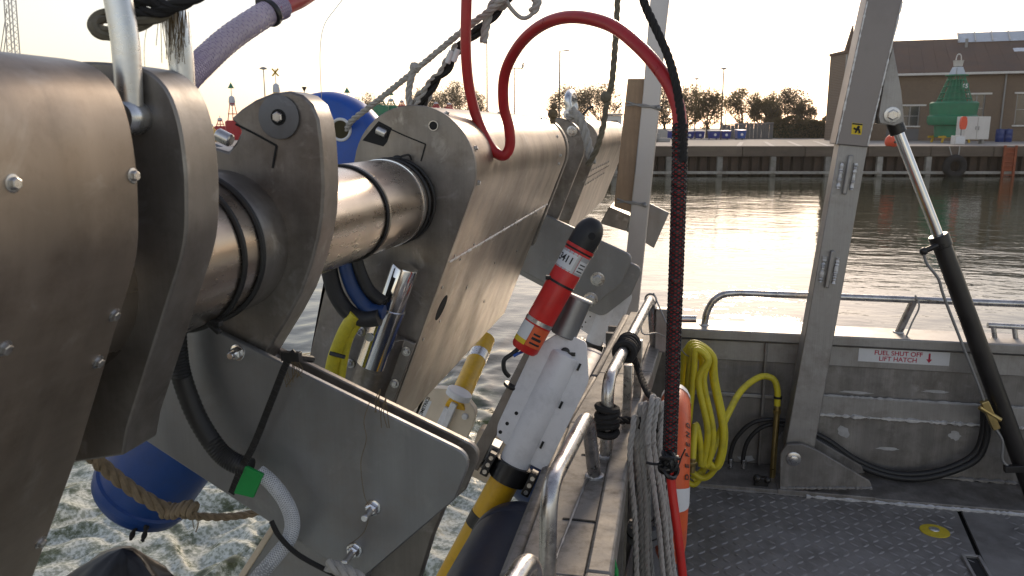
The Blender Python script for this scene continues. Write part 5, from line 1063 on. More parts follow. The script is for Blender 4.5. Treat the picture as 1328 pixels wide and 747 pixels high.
# dark fenders along the hull
def capsule(a, c, r, name, mt_, label, grp):
    d = (c - a).normalized(); L = (c - a).length; pr = []
    for k in range(9): q = math.pi / 2 * k / 8; pr.append((-r * 0.75 * math.cos(q), max(r * math.sin(q), 0.001)))
    for k in range(9): q = math.pi / 2 * k / 8; pr.append((L + r * 0.75 * math.sin(q), max(r * math.cos(q), 0.001)))
    t = thing(name, label, 'fender', (a + c) / 2 - V(0, 0, r), 0, grp)
    MB().lathe(a, d, pr, 40).build('body', mt_, t)
    MB().lathe(c, d, [(r * 0.55, 0.04), (r * 0.8, 0.04), (r * 0.95, 0.03)], 18).build('end_boss', mt_, t)
    for h in (0.12, L - 0.03): MB().lathe(a, d, [(h, r * 1.0), (h + 0.004, r * 1.012), (h + 0.03, r * 1.012), (h + 0.034, r)], 40).build('moulded_band', mt_, t)
    return t
capsule(V(-0.40, 0.80, 0.515), V(-0.345, 1.80, 0.555), 0.130, 'hull_fender', 'navy_fender', 'near dark navy fender lying along the outside of the hull', 'fenders along the hull')
capsule(V(-0.36, 2.25, 0.58), V(-0.33, 3.1, 0.60), 0.13, 'hull_fender', 'blue_fender', 'farther blue fender outside the hull beyond the white sensor', 'fenders along the hull')

# ------------------------------------------------------------------ strut of timber and aluminium
t = thing('strapped_post', 'tall leaning aluminium post with a wooden plank strapped to it', 'post', at(790, 520, 5.2))
YP = 5.25
pl = MB().prism([at(*q, YP) for q in ((838, 102), (814, 102), (796, 268), (819, 276))], V(0, 0.10, 0)).build('plank', 'wood_plank', t, 0.006)
fr = MB().prism([at(*q, YP - 0.04) for q in ((848, -60), (875, -60), (863, 40), (857, 120), (836, 320), (810, 570), (786, 570), (813, 320), (834, 120), (840, 40))], V(0, 0.16, 0)).build('aluminium_post', 'aluminium_clean', t, 0.006)
for (y_, xa, xb) in ((136, 812, 856), (262, 800, 838)):
    mb = MB()
    for dz_ in (-0.012, 0.012): mb.tube(spline([at(xa, y_ - 2, YP - 0.05) + V(0, 0, dz_), at((xa + xb) / 2, y_ + 1, YP - 0.055) + V(0, 0, -dz_ * .4), at(xb, y_ + 4, YP - 0.05) + V(0, 0, dz_)], 6), 0.006, 6)
    mb.ball(at(xb - 2, y_ + 4, YP - 0.06), 0.014, 8, 6); mb.build('wire_tie', 'post_grey', t)

# ------------------------------------------------------------------ coiled ropes, lifebuoy, hoses inside the side
rr = random.Random(31)
t = thing('rope_coil', 'bundle of grey-white rope loops hanging inside the side deck', 'rope coil', V(-0.0, 2.1, 0.0))
for k in range(7):
    xo = -0.080 + 0.0105 * k + rr.uniform(-.006, .006); yo = 2.03 + rr.uniform(-0.06, 0.06); top_ = 0.915 - 0.012 * abs(k - 4) + rr.uniform(-.012, .012); bt = 0.28 + rr.uniform(-0.12, 0.12) - 0.02 * (k % 3)
    ln = 0.05 + rr.uniform(-.01, .02); sk = 0.045 + rr.uniform(-.015, .03)
    pts = [V(xo, yo - ln, top_ - 0.10), V(xo + 0.004, yo - ln * 0.5, top_ - 0.02), V(xo + 0.006, yo, top_), V(xo + 0.012, yo + ln * 0.6, top_ - 0.03), V(xo + 0.025, yo + ln, top_ - 0.14), V(xo + sk * 0.6, yo + ln, (top_ + bt) / 2), V(xo + sk, yo + ln * 0.8, bt + 0.08), V(xo + sk + 0.012, yo, bt), V(xo + sk - 0.005, yo - ln * 0.8, bt + 0.07), V(xo + sk * 0.5, yo - ln, (top_ + bt) / 2)]
    MB().rope(spline(pts, 14, True), 0.0078, 3, 8, closed=True).build('loop', 'rope_grey', t)
for k in range(4):
    p = V(-0.05 + 0.025 * k, 1.95 + rr.uniform(-.06, .06), 0.012 + 0.012 * k); pts = [p, p + V(0.05, 0.05, 0.15), p + V(0.03, 0.1, 0.22), p + V(-0.03, 0.08, 0.12), p + V(0.0, -0.06, 0.01), p + V(0.10, -0.08, 0.005), p + V(0.13, 0.02, 0.04)]
    MB().rope(spline(pts, 12), 0.0088, 3, 8).build('loose_turn', 'rope_grey', t)
# black lashing rope on the hoop rail
t = thing('black_lashing', 'black rope wrapped round the far hoop rail and hanging over the coaming', 'rope', atz(812, 462, RZ))
mb = MB(); dC = (atz(844, 387, RZ) - atz(786, 490, RZ)).normalized(); q = atz(813, 450, RZ)
for k in range(6): mb.torus(q + dC * (0.02 * (k - 2.5)) + V(0, 0, -0.003), dC + V(rr.uniform(-.3, .3), 0, rr.uniform(-.3, .3)), 0.027, 0.010, 20, 7)
mb.build('wraps', 'rope_black', t)
MB().rope(spline([q + V(0.015, 0, -0.02), at(828, 480, 2.35), at(838, 505, 2.2), at(850, 520, 2.12), at(858, 532, 2.08), at(862, 560, 2.05), at(862, 600, 2.04), at(860, 636, 2.03)], 12), 0.0105, 3, 7).build('fall', 'rope_black', t)
mb = MB(); qb = atz(803, 545, SDZ + 0.05)
for k in range(5): mb.torus(V(atz(786, 592, SDZ).x, atz(786, 592, SDZ).y, SDZ + 0.07 + k * 0.016), V(rr.uniform(-.2, .2), rr.uniform(-.2, .2), 1), 0.026, 0.009, 18, 7)
mb.rope(spline([V(atz(786, 592, SDZ).x + 0.02, atz(786, 592, SDZ).y, SDZ + 0.1), at(815, 545, 2.03), at(828, 548, 2.04), at(845, 553, 2.05), at(862, 562, 2.05)], 10), 0.011, 3, 7)
mb.ball(at(830, 549, 2.02), 0.018, 8, 6); mb.build('lower_wraps', 'rope_black', t)
# steel wire on the corner post
mb = MB(); q = atz(844, 387, RZ)
mb.torus(q + V(0, 0, -0.005), V(0.3, 1, 0), 0.022, 0.004, 20, 6); mb.tube(spline([q + V(0.01, 0, 0.02), at(865, 420, 2.9), at(885, 455, 3.05), at(893, 462, 3.15)], 8), 0.0028, 6); mb.tube(spline([q + V(-0.02, -0.01, 0), at(832, 430, 2.75), at(852, 432, 2.8), at(868, 440, 2.9)], 8), 0.0025, 6)
o = mb.build('wire_lashing', 'post_grey', origin=q); tag(o, 'thin wire looped over the end of the far hoop rail', 'wire')
# lifebuoy seen edge-on
lc = V(0.028, 2.42, 0.525); R_, r_m = 0.225, 0.056
t = thing('lifebuoy', 'orange lifebuoy with white reflective bands seen edge-on beside the hose coil', 'lifebuoy', lc - V(0, 0, 0.28))
def ring_sect(a0, a1, gr, name, mt_, par, n=10, ms=16):
    vs = []; fs = []
    for i in range(n + 1):
        a = rad(a0 + (a1 - a0) * i / n); rd = V(0, -math.cos(a), math.sin(a))
        for k in range(ms): p = 2 * math.pi * k / ms; vs.append(lc + rd * (R_ + (r_m + gr) * math.cos(p)) + V((r_m * 0.82 + gr) * math.sin(p), 0, 0))
    for i in range(n):
        for k in range(ms): l = (k + 1) % ms; fs.append((i * ms + k, i * ms + l, (i + 1) * ms + l, (i + 1) * ms + k))
    return MB().add(vs, fs).build(name, mt_, par)
rg = ring_sect(0, 360, 0, 'ring', 'orange_paint', t, 64)
for a0 in (8, 98, 188, 278): ring_sect(a0 - 7, a0 + 7, 0.002, 'reflective_band', 'label_white', t)
ga = [lc + V(0.0, -math.cos(rad(k * 10)), math.sin(rad(k * 10))) * (R_ + r_m + 0.012 + 0.02 * abs(math.sin(rad(k * 20)))) for k in range(36)]
MB().tube(spline(ga, 3, True), 0.005, 8, closed=True).build('grab_line', 'rope_grey', t)
# lettering along the outer rim of the ring (as far as it can be read)
for k, ch_ in enumerate('DEFEND'):
    a = rad(22 + k * 6.8); rd = V(0, -math.cos(a), math.sin(a)); tg = V(0, math.sin(a), math.cos(a)); nrm_v = (rd * 0.62 + V(0.78, 0, 0)).normalized()
    ctr = lc + rd * (R_ + r_m * 0.62) + V(r_m * 0.82 * 0.79, 0, 0) + nrm_v * 0.002
    text('letter', ch_, rg, 'print_black', ctr, tg, tg.cross(nrm_v) * -1, 0.023, 0.0004, bold=0.0005)
# yellow hose coil
t = thing('yellow_hose_coil', 'coil of yellow hose hung at the corner, its end running to a standpipe', 'hose coil', at(905, 625, 3.2))
rr = random.Random(14)
pts = []
nL = 6
for k in range(nL):
    y = 3.28 - 0.032 * k; x0 = rr.uniform(-7, 5); xl = 875 + 4 * k + x0 * 0.5; xr_ = 944 - 8 * abs(k - 2) + x0; tp2 = 445 + 3 * abs(k - 2); bt = 628 - 14 * k * 0.8 + rr.uniform(-8, 4)
    pts += [at(xl + 2, 520, y), at(xl + 6, tp2 + 28, y), at(893 + 4 * k * 0.5, tp2, y), at((xl + xr_) / 2 + 12, tp2 + 14, y), at(xr_ - 12, 495, y - 0.006), at(xr_, 560, y - 0.01), at(xr_ - 8, 604, y - 0.012), at((xl + xr_) / 2 + 2, bt, y - 0.016), at(xl + 8, bt - 22, y - 0.02), at(xl + 3, 565, y - 0.026)]
pts = pts[:-1] + [at(898, 600, 3.05)]
cl = MB().tube(spline(pts, 7), 0.013, 12).build('coil', 'yellow_hose', t)
MB().tube(spline([at(*q, y) for q, y in (((898, 622), 3.25), ((915, 605), 3.28), ((930, 570), 3.32), ((945, 535), 3.36), ((962, 506), 3.50), ((985, 489), 3.58), ((1002, 491), 3.60), ((1008, 505), 3.60), ((1008, 526), 3.60))], 10), 0.0145, 12).build('hose_end', 'yellow_hose', t)
q = at(1008, 526, 3.60); MB().cyl(V(q.x, q.y, q.z + 0.035), V(q.x, q.y, q.z + 0.045), 0.019, 14).build('hose_clamp', 'black_plastic', t)
q2 = at(898, 597, 3.05); mb = MB(); mb.cyl(q2 + V(0, 0, -0.05), q2 + V(0, 0, 0.01), 0.013, 14, 0.002); mb.cyl(q2 + V(0, 0, -0.02), q2 + V(0, 0, -0.005), 0.018, 6, 0.002); mb.build('brass_coupling', 'brass', t)
q = at(1008, 528, 3.60); o = MB(); o.cyl(V(q.x, q.y, 0.02), V(q.x, q.y, q.z + 0.02), 0.0135, 14); o.cyl(V(q.x, q.y, q.z - 0.03), V(q.x, q.y, q.z - 0.012), 0.018, 8); o = o.build('standpipe', 'brass', origin=V(q.x, q.y, 0.02)); tag(o, 'thin brass standpipe feeding the yellow hose beside the gantry leg', 'pipe')
mb = MB(); q = atz(988, 634, 0.02); mb.box(q + V(0, 0.04, 0.02), (0.06, 0.03, 0.04)); mb.ball(q + V(-0.02, 0.03, 0.035), 0.02, 8, 6); mb.ball(q + V(0.025, 0.03, 0.03), 0.017, 8, 6); tag(mb.build('drain_fitting', 'black_steel', None, 0.004, origin=q), 'dark lumpy fitting on the deck left of the gantry foot', 'fitting')
# grey vent pipe below the coaming
c = at(836, 640, 2.16); t = thing('vent_pipe', 'grey plastic pipe with bolted flange just inside the coaming', 'pipe', V(c.x, c.y, 0.0))
MB().lathe(V(c.x, c.y, 0.0), V(0, 0, 1), [(0, 0.027), (0.6, 0.027), (0.655, 0.029), (0.665, 0.024)], 28).build('pipe', 'grey_pvc', t)
zf = at(836, 690, 2.16).z
fl = MB().lathe(V(c.x, c.y, zf - 0.03), V(0, 0, 1), [(0, 0.041), (0.004, 0.046), (0.022, 0.046), (0.023, 0.043), (0.027, 0.043), (0.028, 0.046), (0.05, 0.046), (0.054, 0.046)], 32).build('flange', 'grey_pvc', t)
for k in range(6): a = math.pi / 3 * k; bolt(V(c.x + math.cos(a) * 0.036, c.y + math.sin(a) * 0.036, zf + 0.024), (0, 0, 1), 0.0065, 0.008, parent=fl)
for h in (zf + 0.045, zf - 0.004): MB().torus(V(c.x, c.y, h), V(0, 0, 1), 0.0285 if h > zf else 0.0465, 0.0022, 28, 6).build('black_tie', 'black_plastic', t)
q = at(791, 735, 1.5); o = MB().rope(spline([q + V(0, 0, 0.03), q + V(0.012, 0, -0.02), q + V(-0.004, 0.01, -0.06), q + V(0.01, 0, -0.12)], 8), 0.007, 3, 6); tag(o.build('rope', 'green_tape', origin=q), 'bit of green rope under the coaming at the bottom edge', 'rope')

# ================================================================== BACKGROUND on the quay
def base(pxx, D): p = fd(pxx, 165, D); return V(p.x, p.y, QZ)
def loc_of(pxx, D): s_, d_ = sd_of(base(pxx, D)); return s_, d_
def SB(o, s, d, z): return o + _R * s + _H * d + V(0, 0, z)
# brick shed ---------------------------------------------------------------
DA, DBr = 57.0, 49.5
pa_, pb_ = base(1098, DA), base(1570, DBr)
wv = (pb_ - pa_); wlen = wv.length; wang = math.atan2(wv.y, wv.x); wu = wv.normalized(); wn_ = V(-wu.y, wu.x, 0)   # wn_ points away from the camera
shed = thing('brick_shed', 'long brown brick shed with dark sheet roof on the quay', 'building', pa_, wang)
def W(u, v, z): return pa_ + wu * u + wn_ * v + V(0, 0, z)
def wall_u(pxx):                                                 # position along the facade seen at a picture column
    d = ray(pxx, 165); d2 = Vector((d.x, d.y)); A = np.array([[d2.x, -wu.x], [d2.y, -wu.y]]); b_ = np.array([pa_.x, pa_.y]); t, u = np.linalg.solve(A, b_); return u
def wall_z(pxx, py):
    u = wall_u(pxx); p = W(u, 0, 0); t = (p - EYE); dist = Vector((t.x, t.y)).length; d = ray(pxx, py); return EYE.z + d.z / Vector((d.x, d.y)).length * dist - QZ
EZ = wall_z(1250, 94); RZ_ = EZ + 2.65; HD = 6.2
def wbox(u0, u1, v0, v1, z0, z1, name, mt_, par, bev=0.0):
    return MB().prism([W(u0, v0, z0), W(u1, v0, z0), W(u1, v0, z1), W(u0, v0, z1)], wn_ * (v1 - v0)).build(name, mt_, par, bev)
wins = [(1166, 1191, 138, 163), (1252, 1274, 123, 158), (1314, 1352, 122, 162), (1400, 1440, 122, 162)]
W4 = []
for (x0, x1, y0, y1) in wins: W4.append((wall_u(x0), wall_u(x1), wall_z(x0, y1), wall_z(x0, y0)))
# facade built round the window openings
cuts = sorted(W4); u_prev = 0.0
for (u0, u1, z0, z1) in cuts:
    wbox(u_prev, u0, 0, 0.3, 0, EZ, 'wall', 'brick_wall', shed); wbox(u0, u1, 0, 0.3, 0, z0, 'wall', 'brick_wall', shed); wbox(u0, u1, 0, 0.3, z1, EZ, 'wall', 'brick_wall', shed); u_prev = u1
    wi = wbox(u0, u1, 0.20, 0.22, z0, z1, 'window', 'window_glass', shed)
    for uu in (u0 + 0.04, u1 - 0.04, (u0 + u1) / 2): wbox(uu - 0.035, uu + 0.035, 0.14, 0.19, z0, z1, 'frame', 'post_grey', wi)
    wbox(u0 + .08, u1 - .08, 0.145, 0.185, (z0 + z1) / 2 - 0.03, (z0 + z1) / 2 + 0.03, 'frame', 'post_grey', wi)
    wbox(u0 - 0.15, u1 + 0.35, -0.05, 0.1, z1 + 0.01, z1 + 0.12, 'lintel', 'white_trim', wi); wbox(u0 - 0.1, u1 + 0.1, -0.08, 0.12, z0 - 0.1, z0 - 0.005, 'sill', 'white_trim', wi)
wbox(u_prev, wlen, 0, 0.3, 0, EZ, 'wall', 'brick_wall', shed)
wbox(wall_u(1150), wall_u(1192), -0.02, -0.004, 0.0, W4[0][2] - 0.2, 'door_panel', 'grey_sheet', shed)
# roof: near slope of sheets, far slope, gable ends
nsh = 26
for k in range(nsh):
    u0 = -0.3 + k * (wlen + 0.6) / nsh; u1 = u0 + (wlen + 0.6) / nsh - 0.008
    MB().prism([W(u0, -0.35, EZ - 0.06), W(u1, -0.35, EZ - 0.06), W(u1, HD, RZ_), W(u0, HD, RZ_)], V(0, 0, 0.08)).build('roof_sheet', 'roof_sheet', shed)
MB().prism([W(-0.3, HD + 0.001, RZ_), W(wlen + .3, HD + 0.001, RZ_), W(wlen + .3, 2 * HD, EZ), W(-0.3, 2 * HD, EZ)], V(0, 0, 0.08)).build('roof_sheet', 'roof_sheet', shed)
MB().prism([W(-0.02, 0.01, 0), W(-0.02, 2 * HD, 0), W(-0.02, 2 * HD, EZ - .02), W(-0.02, HD, RZ_ - 0.03), W(-0.02, 0.01, EZ - .05)], wu * 0.3).build('gable_wall', 'brick_wall', shed)
gt = wbox(-0.3, wlen, -0.50, -0.36, EZ - 0.16, EZ - 0.01, 'gutter', 'white_trim', shed, 0.02)
u_ = wall_u(1297); MB().tube([W(u_, -0.1, 0.1), W(u_, -0.1, EZ - 0.15)], 0.06, 10).build('downpipe', 'post_grey', shed)
u_ = wall_u(1244); sl = MB().prism([W(u_, HD - 1.1, RZ_ - 0.28), W(wlen, HD - 1.1, RZ_ - 0.28), W(wlen, HD, RZ_ + 0.42), W(u_, HD, RZ_ + 0.42)], wn_ * 0.08 + V(0, 0, 0.06)).build('ridge_skylight', 'skylight', shed)
for k in range(9): uu = u_ + 0.05 + k * 1.05; MB().bar(W(uu, HD - 1.12, RZ_ - 0.20), W(uu, HD, RZ_ + 0.52), 0.07, 0.07).build('glazing_bar', 'white_trim', sl)
u_ = wall_u(1254); MB().tube([W(u_, HD - 1.8, RZ_ - 0.8), W(u_, HD - 1.8, RZ_ - 0.1)], 0.1, 10).build('vent_pipe', 'post_grey', shed)
u_ = wall_u(1316); MB().prism([W(u_, 3.2, EZ + 1.40), W(u_ + 0.7, 3.2, EZ + 1.40), W(u_ + 0.7, 3.8, EZ + 1.67), W(u_, 3.8, EZ + 1.67)], V(0, 0, 0.1)).build('roof_light', 'skylight', shed)
# flat-topped end block in front of the shed's left end
e0, e1 = base(1092, 55.5), base(1106, 55.4); hz_ = fd(1080, 68, 55.2).z - QZ
an = thing('brick_annex', 'dark flat-topped brick end block at the left end of the shed', 'building', e0, YAW)
MB().prism([e0, e1, e1 + _H * 3, e0 + _H * 3], V(0, 0, hz_)).build('wall', 'brick_wall', an)
MB().prism([e0 + V(0, 0, hz_ + .005) - _R * .1 - _H * .1, e1 + V(0, 0, hz_ + .005) - _H * .1, e1 + _H * 3 + V(0, 0, hz_ + .005), e0 + _H * 3 - _R * .1 + V(0, 0, hz_ + .005)], V(0, 0, 0.18)).build('coping', 'roof_sheet', an)
MB().tube([e0 - _R * 0.06 + V(0, 0, 0.1), e0 - _R * 0.06 + V(0, 0, hz_ - 0.1)], 0.05, 8).build('downpipe', 'post_grey', an)
MB().prism([e1 - _R * 0.5 + V(0, 0, hz_ + 0.19) + _H, e1 + V(0, 0, hz_ + 0.19) + _H, e1 + V(0, 0, hz_ + 1.9) + _H * 1.2], _H * 0.3).build('roof_verge', 'roof_sheet', an)
lp0 = e1 + V(0, 0, hz_ - 2.2) - _H * 0.12; MB().box(lp0 - _R * 0.35, (0.45, 0.3, 0.35)).build('wall_lamp', 'white_trim', an, 0.03)
# big green buoy on its cradle -------------------------------------------
DBu = 49.0; bb = base(1234, DBu); k_ = DBu / FPX * 1.0
def zpx(py, D, pxx=1234): return fd(pxx, py, D).z - QZ
gb = thing('green_buoy', 'large green navigation buoy numbered 65 standing on a yellow cradle', 'buoy', bb, YAW)
def hp(a): return zpx(a, DBu)
rpx = DBu / FPX
body = [(hp(178), 19 * rpx), (hp(163), 20 * rpx), (hp(162), 27 * rpx), (hp(158), 29 * rpx), (hp(151), 29 * rpx), (hp(149), 26.5 * rpx), (hp(134), 28 * rpx), (hp(132), 26 * rpx), (hp(131.5), 10 * rpx)]
bd = MB().lathe(bb, V(0, 0, 1), body, 40).build('hull', 'buoy_green', gb)
for k in range(20):
    a = 2 * math.pi * k / 20; u = V(math.cos(a), math.sin(a), 0); MB().tube([bb + u * 20 * rpx + V(0, 0, hp(132)), bb + u * 9 * rpx + V(0, 0, hp(99))], 0.03, 5).build('cage_bar', 'buoy_green', gb)
for y_, r in ((128, 18.7), (120, 16), (112, 13.4), (104, 10.7)): MB().torus(bb + V(0, 0, hp(y_)), V(0, 0, 1), r * rpx, 0.035, 28, 6).build('cage_ring', 'buoy_green', gb)
MB().lathe(bb, V(0, 0, 1), [(hp(132), 14 * rpx), (hp(105), 7 * rpx)], 20).build('core', 'buoy_green', gb)
MB().lathe(bb, V(0, 0, 1), [(hp(98.5), 13 * rpx), (hp(97), 13 * rpx)], 24).build('platform', 'buoy_green', gb)
for k in range(3):
    a = -math.pi / 2 + YAW + (k - 1) * 1.2; u = V(math.cos(a), math.sin(a), 0); sdw = V(-u.y, u.x, 0); c0 = bb + u * 8 * rpx + V(0, 0, hp(97)); c1 = bb + u * 4.5 * rpx + V(0, 0, hp(87))
    MB().prism([c0 - sdw * 5 * rpx, c0 + sdw * 5 * rpx, c1 + sdw * 3 * rpx, c1 - sdw * 3 * rpx], u * 0.05).build('solar_panel', 'skylight', gb)
MB().lathe(bb, V(0, 0, 1), [(hp(97), 3 * rpx), (hp(87), 2 * rpx), (hp(86), 5 * rpx), (hp(79), 6 * rpx), (hp(78.5), 6.5 * rpx)], 16).build('lantern', 'white_trim', gb)
MB().tube(spline([bb - _R * 3.5 * rpx + V(0, 0, hp(79)), bb - _R * 2.5 * rpx + V(0, 0, hp(72)), bb + V(0, 0, hp(70)), bb + _R * 2.5 * rpx + V(0, 0, hp(72)), bb + _R * 3.5 * rpx + V(0, 0, hp(79))], 6), 0.03, 6).build('lifting_loop', 'white_trim', gb)
pp = bb - _H * 15.5 * rpx + _R * 3.0 * rpx + V(0, 0, hp(112.5)); npn = MB().prism([pp - _R * 5 * rpx - V(0, 0, 3.5 * rpx), pp + _R * 5 * rpx - V(0, 0, 3.5 * rpx), pp + _R * 4.6 * rpx + V(0, 0, 3.5 * rpx), pp - _R * 4.6 * rpx + V(0, 0, 3.5 * rpx)], _H * 0.05).build('number_plate', 'buoy_green', gb)
text('lettering', '65', npn, 'label_white', pp - _H * 0.02, _R, (0, 0, 1), 0.34, 0.006, bold=0.01)
mb = MB()
for s0 in (-17, 17):
    mb.bar(bb + _R * s0 * rpx + V(0, 0, 0) - _H * 0.6, bb + _R * s0 * 0.9 * rpx + V(0, 0, hp(176)) - _H * 0.6, 0.1, 0.1, _H); mb.bar(bb + _R * s0 * rpx + _H * 0.6, bb + _R * s0 * 0.9 * rpx + V(0, 0, hp(176)) + _H * 0.6, 0.1, 0.1, _H)
for dd in (-0.6, 0.6): mb.bar(bb - _R * 22 * rpx + V(0, 0, hp(177.5)) + _H * dd, bb + _R * 18 * rpx + V(0, 0, hp(177.5)) + _H * dd, 0.12, 0.12)
mb.build('cradle', 'buoy_yellow', gb)
# white cabinet, small box, orange lifebuoy case --------------------------------
D_ = 44.5; c0 = base(1250.5, D_); c1 = base(1283.5, D_); z0, z1 = fd(1266, 181, D_).z - QZ, fd(1266, 151, D_).z - QZ
cab = thing('white_cabinet', 'white two-door cabinet standing on the quay in front of the buoy', 'cabinet', (c0 + c1) / 2, YAW)
w_ = (c1 - c0).length
MB().prism([c0 + V(0, 0, z0), c1 + V(0, 0, z0), c1 + V(0, 0, z1), c0 + V(0, 0, z1)], _H * 0.8).build('carcass', 'white_trim', cab, 0.01)
for k in range(2):
    dr_ = MB().prism([c0 + _R * (0.02 + k * w_ / 2) + V(0, 0, z0 + .03) - _H * 0.035, c0 + _R * (w_ / 2 - 0.015 + k * w_ / 2) + V(0, 0, z0 + .03) - _H * 0.035, c0 + _R * (w_ / 2 - 0.015 + k * w_ / 2) + V(0, 0, z1 - .03) - _H * 0.035, c0 + _R * (0.02 + k * w_ / 2) + V(0, 0, z1 - .03) - _H * 0.035], _H * 0.03).build('door', 'white_trim', cab, 0.006)
    MB().box(c0 + _R * (w_ / 2 + (k - 0.5) * 0.16) + V(0, 0, (z0 + z1) / 2) - _H * 0.05, (0.04, 0.03, 0.2)).build('handle', 'post_grey', dr_)
for s0 in (0.15, w_ - 0.15): MB().box(c0 + _R * s0 + _H * 0.4 + V(0, 0, z0 / 2 - 0.003), (0.12, 0.5, z0)).build('foot', 'post_grey', cab)
D_ = 42.0; c0, c1 = base(1240, D_), base(1254, D_); z1 = fd(1247, 176, D_).z - QZ
sb_ = thing('junction_box', 'small white box on the quay edge left of the cabinet', 'box', c0, YAW)
MB().prism([c0 + V(0, 0, .02), c1 + V(0, 0, .02), c1 + V(0, 0, z1), c0 + V(0, 0, z1)], _H * 0.4).build('housing', 'white_trim', sb_, 0.02); MB().prism([c0 + _R * .05 + V(0, 0, .07) - _H * .02, c1 - _R * .05 + V(0, 0, .07) - _H * .02, c1 - _R * .05 + V(0, 0, z1 - .05) - _H * .02, c0 + _R * .05 + V(0, 0, z1 - .05) - _H * .02], _H * .015).build('lid', 'label_white', sb_)
D_ = 43.5; c = base(1250, D_); zm, hh_ = fd(1250, 159.5, D_).z, 8.5 * D_ / FPX
oc = thing('lifebuoy_case', 'orange lifebuoy case on a thin post beside the white cabinet', 'lifebuoy case', c, YAW)
vs = []; o_ = [c + _R * (4.2 * D_ / FPX * math.cos(a)) + V(0, 0, zm - QZ + hh_ * max(-0.95, min(0.95, 1.15 * math.sin(a)))) for a in [2 * math.pi * k / 24 for k in range(24)]]
MB().prism(o_, _H * 0.18).build('case', 'orange_red', oc, 0.02); MB().tube([c + _H * 0.22, c + _H * 0.22 + V(0, 0, zm - QZ + hh_ * .7)], 0.035, 8).build('post', 'post_grey', oc)
# orange ball at the quay edge
D_ = QD + 0.1; c = fd(1157, 183.5, D_); o = thing('ball_buoy', 'orange-red ball buoy lying on the quay edge behind the ram', 'buoy', c - V(0, 0, 0.33))
MB().ball(c, 0.335, 20, 12).build('ball', 'orange_red', o); MB().lathe(c - _H * 0.33 - V(0, 0, .02), -_H, [(0, 0.07), (0.03, 0.06), (0.05, 0.03)], 14).build('eye', 'black_rubber', o)
# tyre fender on two chains, rusty ladder
c = fd(1238, 216, QD - 0.28); ty = thing('tyre_fender', 'black tyre fender hanging on two ropes from the quay', 'tyre', c - V(0, 0, 0.55), YAW)
mb = MB().torus(c, _H, 0.40, 0.17, 36, 12); mb.build('tyre', 'tyre', ty)
for s0 in (-0.25, 0.25): MB().tube([c + _R * s0 * 0.5 + V(0, 0, 0.35), fd(1238, 190, QD - 0.18) + _R * s0], 0.025, 6).build('hanger', 'rope_grey', ty)
l0 = fd(1308, 215, QD - 0.25); ld = thing('quay_ladder', 'rusty orange ladder set into the quay wall at the right', 'ladder', V(l0.x, l0.y, WZ), YAW)
zt = fd(1308, 190, QD - .25).z + 0.05
for s0 in (-0.26, 0.26): MB().bar(V(l0.x, l0.y, WZ - .4) + _R * s0, V(l0.x, l0.y, zt) + _R * s0, 0.10, 0.08, _H).build('rail', 'rust_orange', ld)
for k in range(7): zz = WZ + 0.05 + k * 0.21; MB().tube([V(l0.x, l0.y, zz) - _R * 0.24, V(l0.x, l0.y, zz) + _R * 0.24], 0.03, 6).build('rung', 'rust_orange', ld)
MB().prism([V(l0.x, l0.y, WZ + .25) - _R * .22 + _H * .05, V(l0.x, l0.y, WZ + .25) + _R * .22 + _H * .05, V(l0.x, l0.y, zt - .1) + _R * .22 + _H * .05, V(l0.x, l0.y, zt - .1) - _R * .22 + _H * .05], _H * .03).build('back_plate', 'rust_orange', ld)
# blue barrels by the shed
for k, (pxx, lab) in enumerate(((1298, 'left of two blue barrels standing by the shed wall'), (1308.5, 'right of two blue barrels standing by the shed wall'))):
    D_ = 50.5; c = base(pxx, D_); rb = 5 * D_ / FPX; hb = fd(pxx, 167.5, D_).z - QZ
    t = thing('barrel', lab, 'barrel', c, YAW, 'blue barrels')
    MB().lathe(c, V(0, 0, 1), [(0, rb * .92), (0.03, rb), (hb * .33, rb), (hb * .35, rb * 1.04), (hb * .38, rb), (hb * .64, rb), (hb * .66, rb * 1.04), (hb * .69, rb), (hb - .03, rb), (hb, rb * .9)], 24).build('drum', 'barrel_blue', t); MB().lathe(c, V(0, 0, 1), [(hb - 0.002, rb * .3), (hb + .03, rb * .28)], 12).build('bung', 'barrel_blue', t)
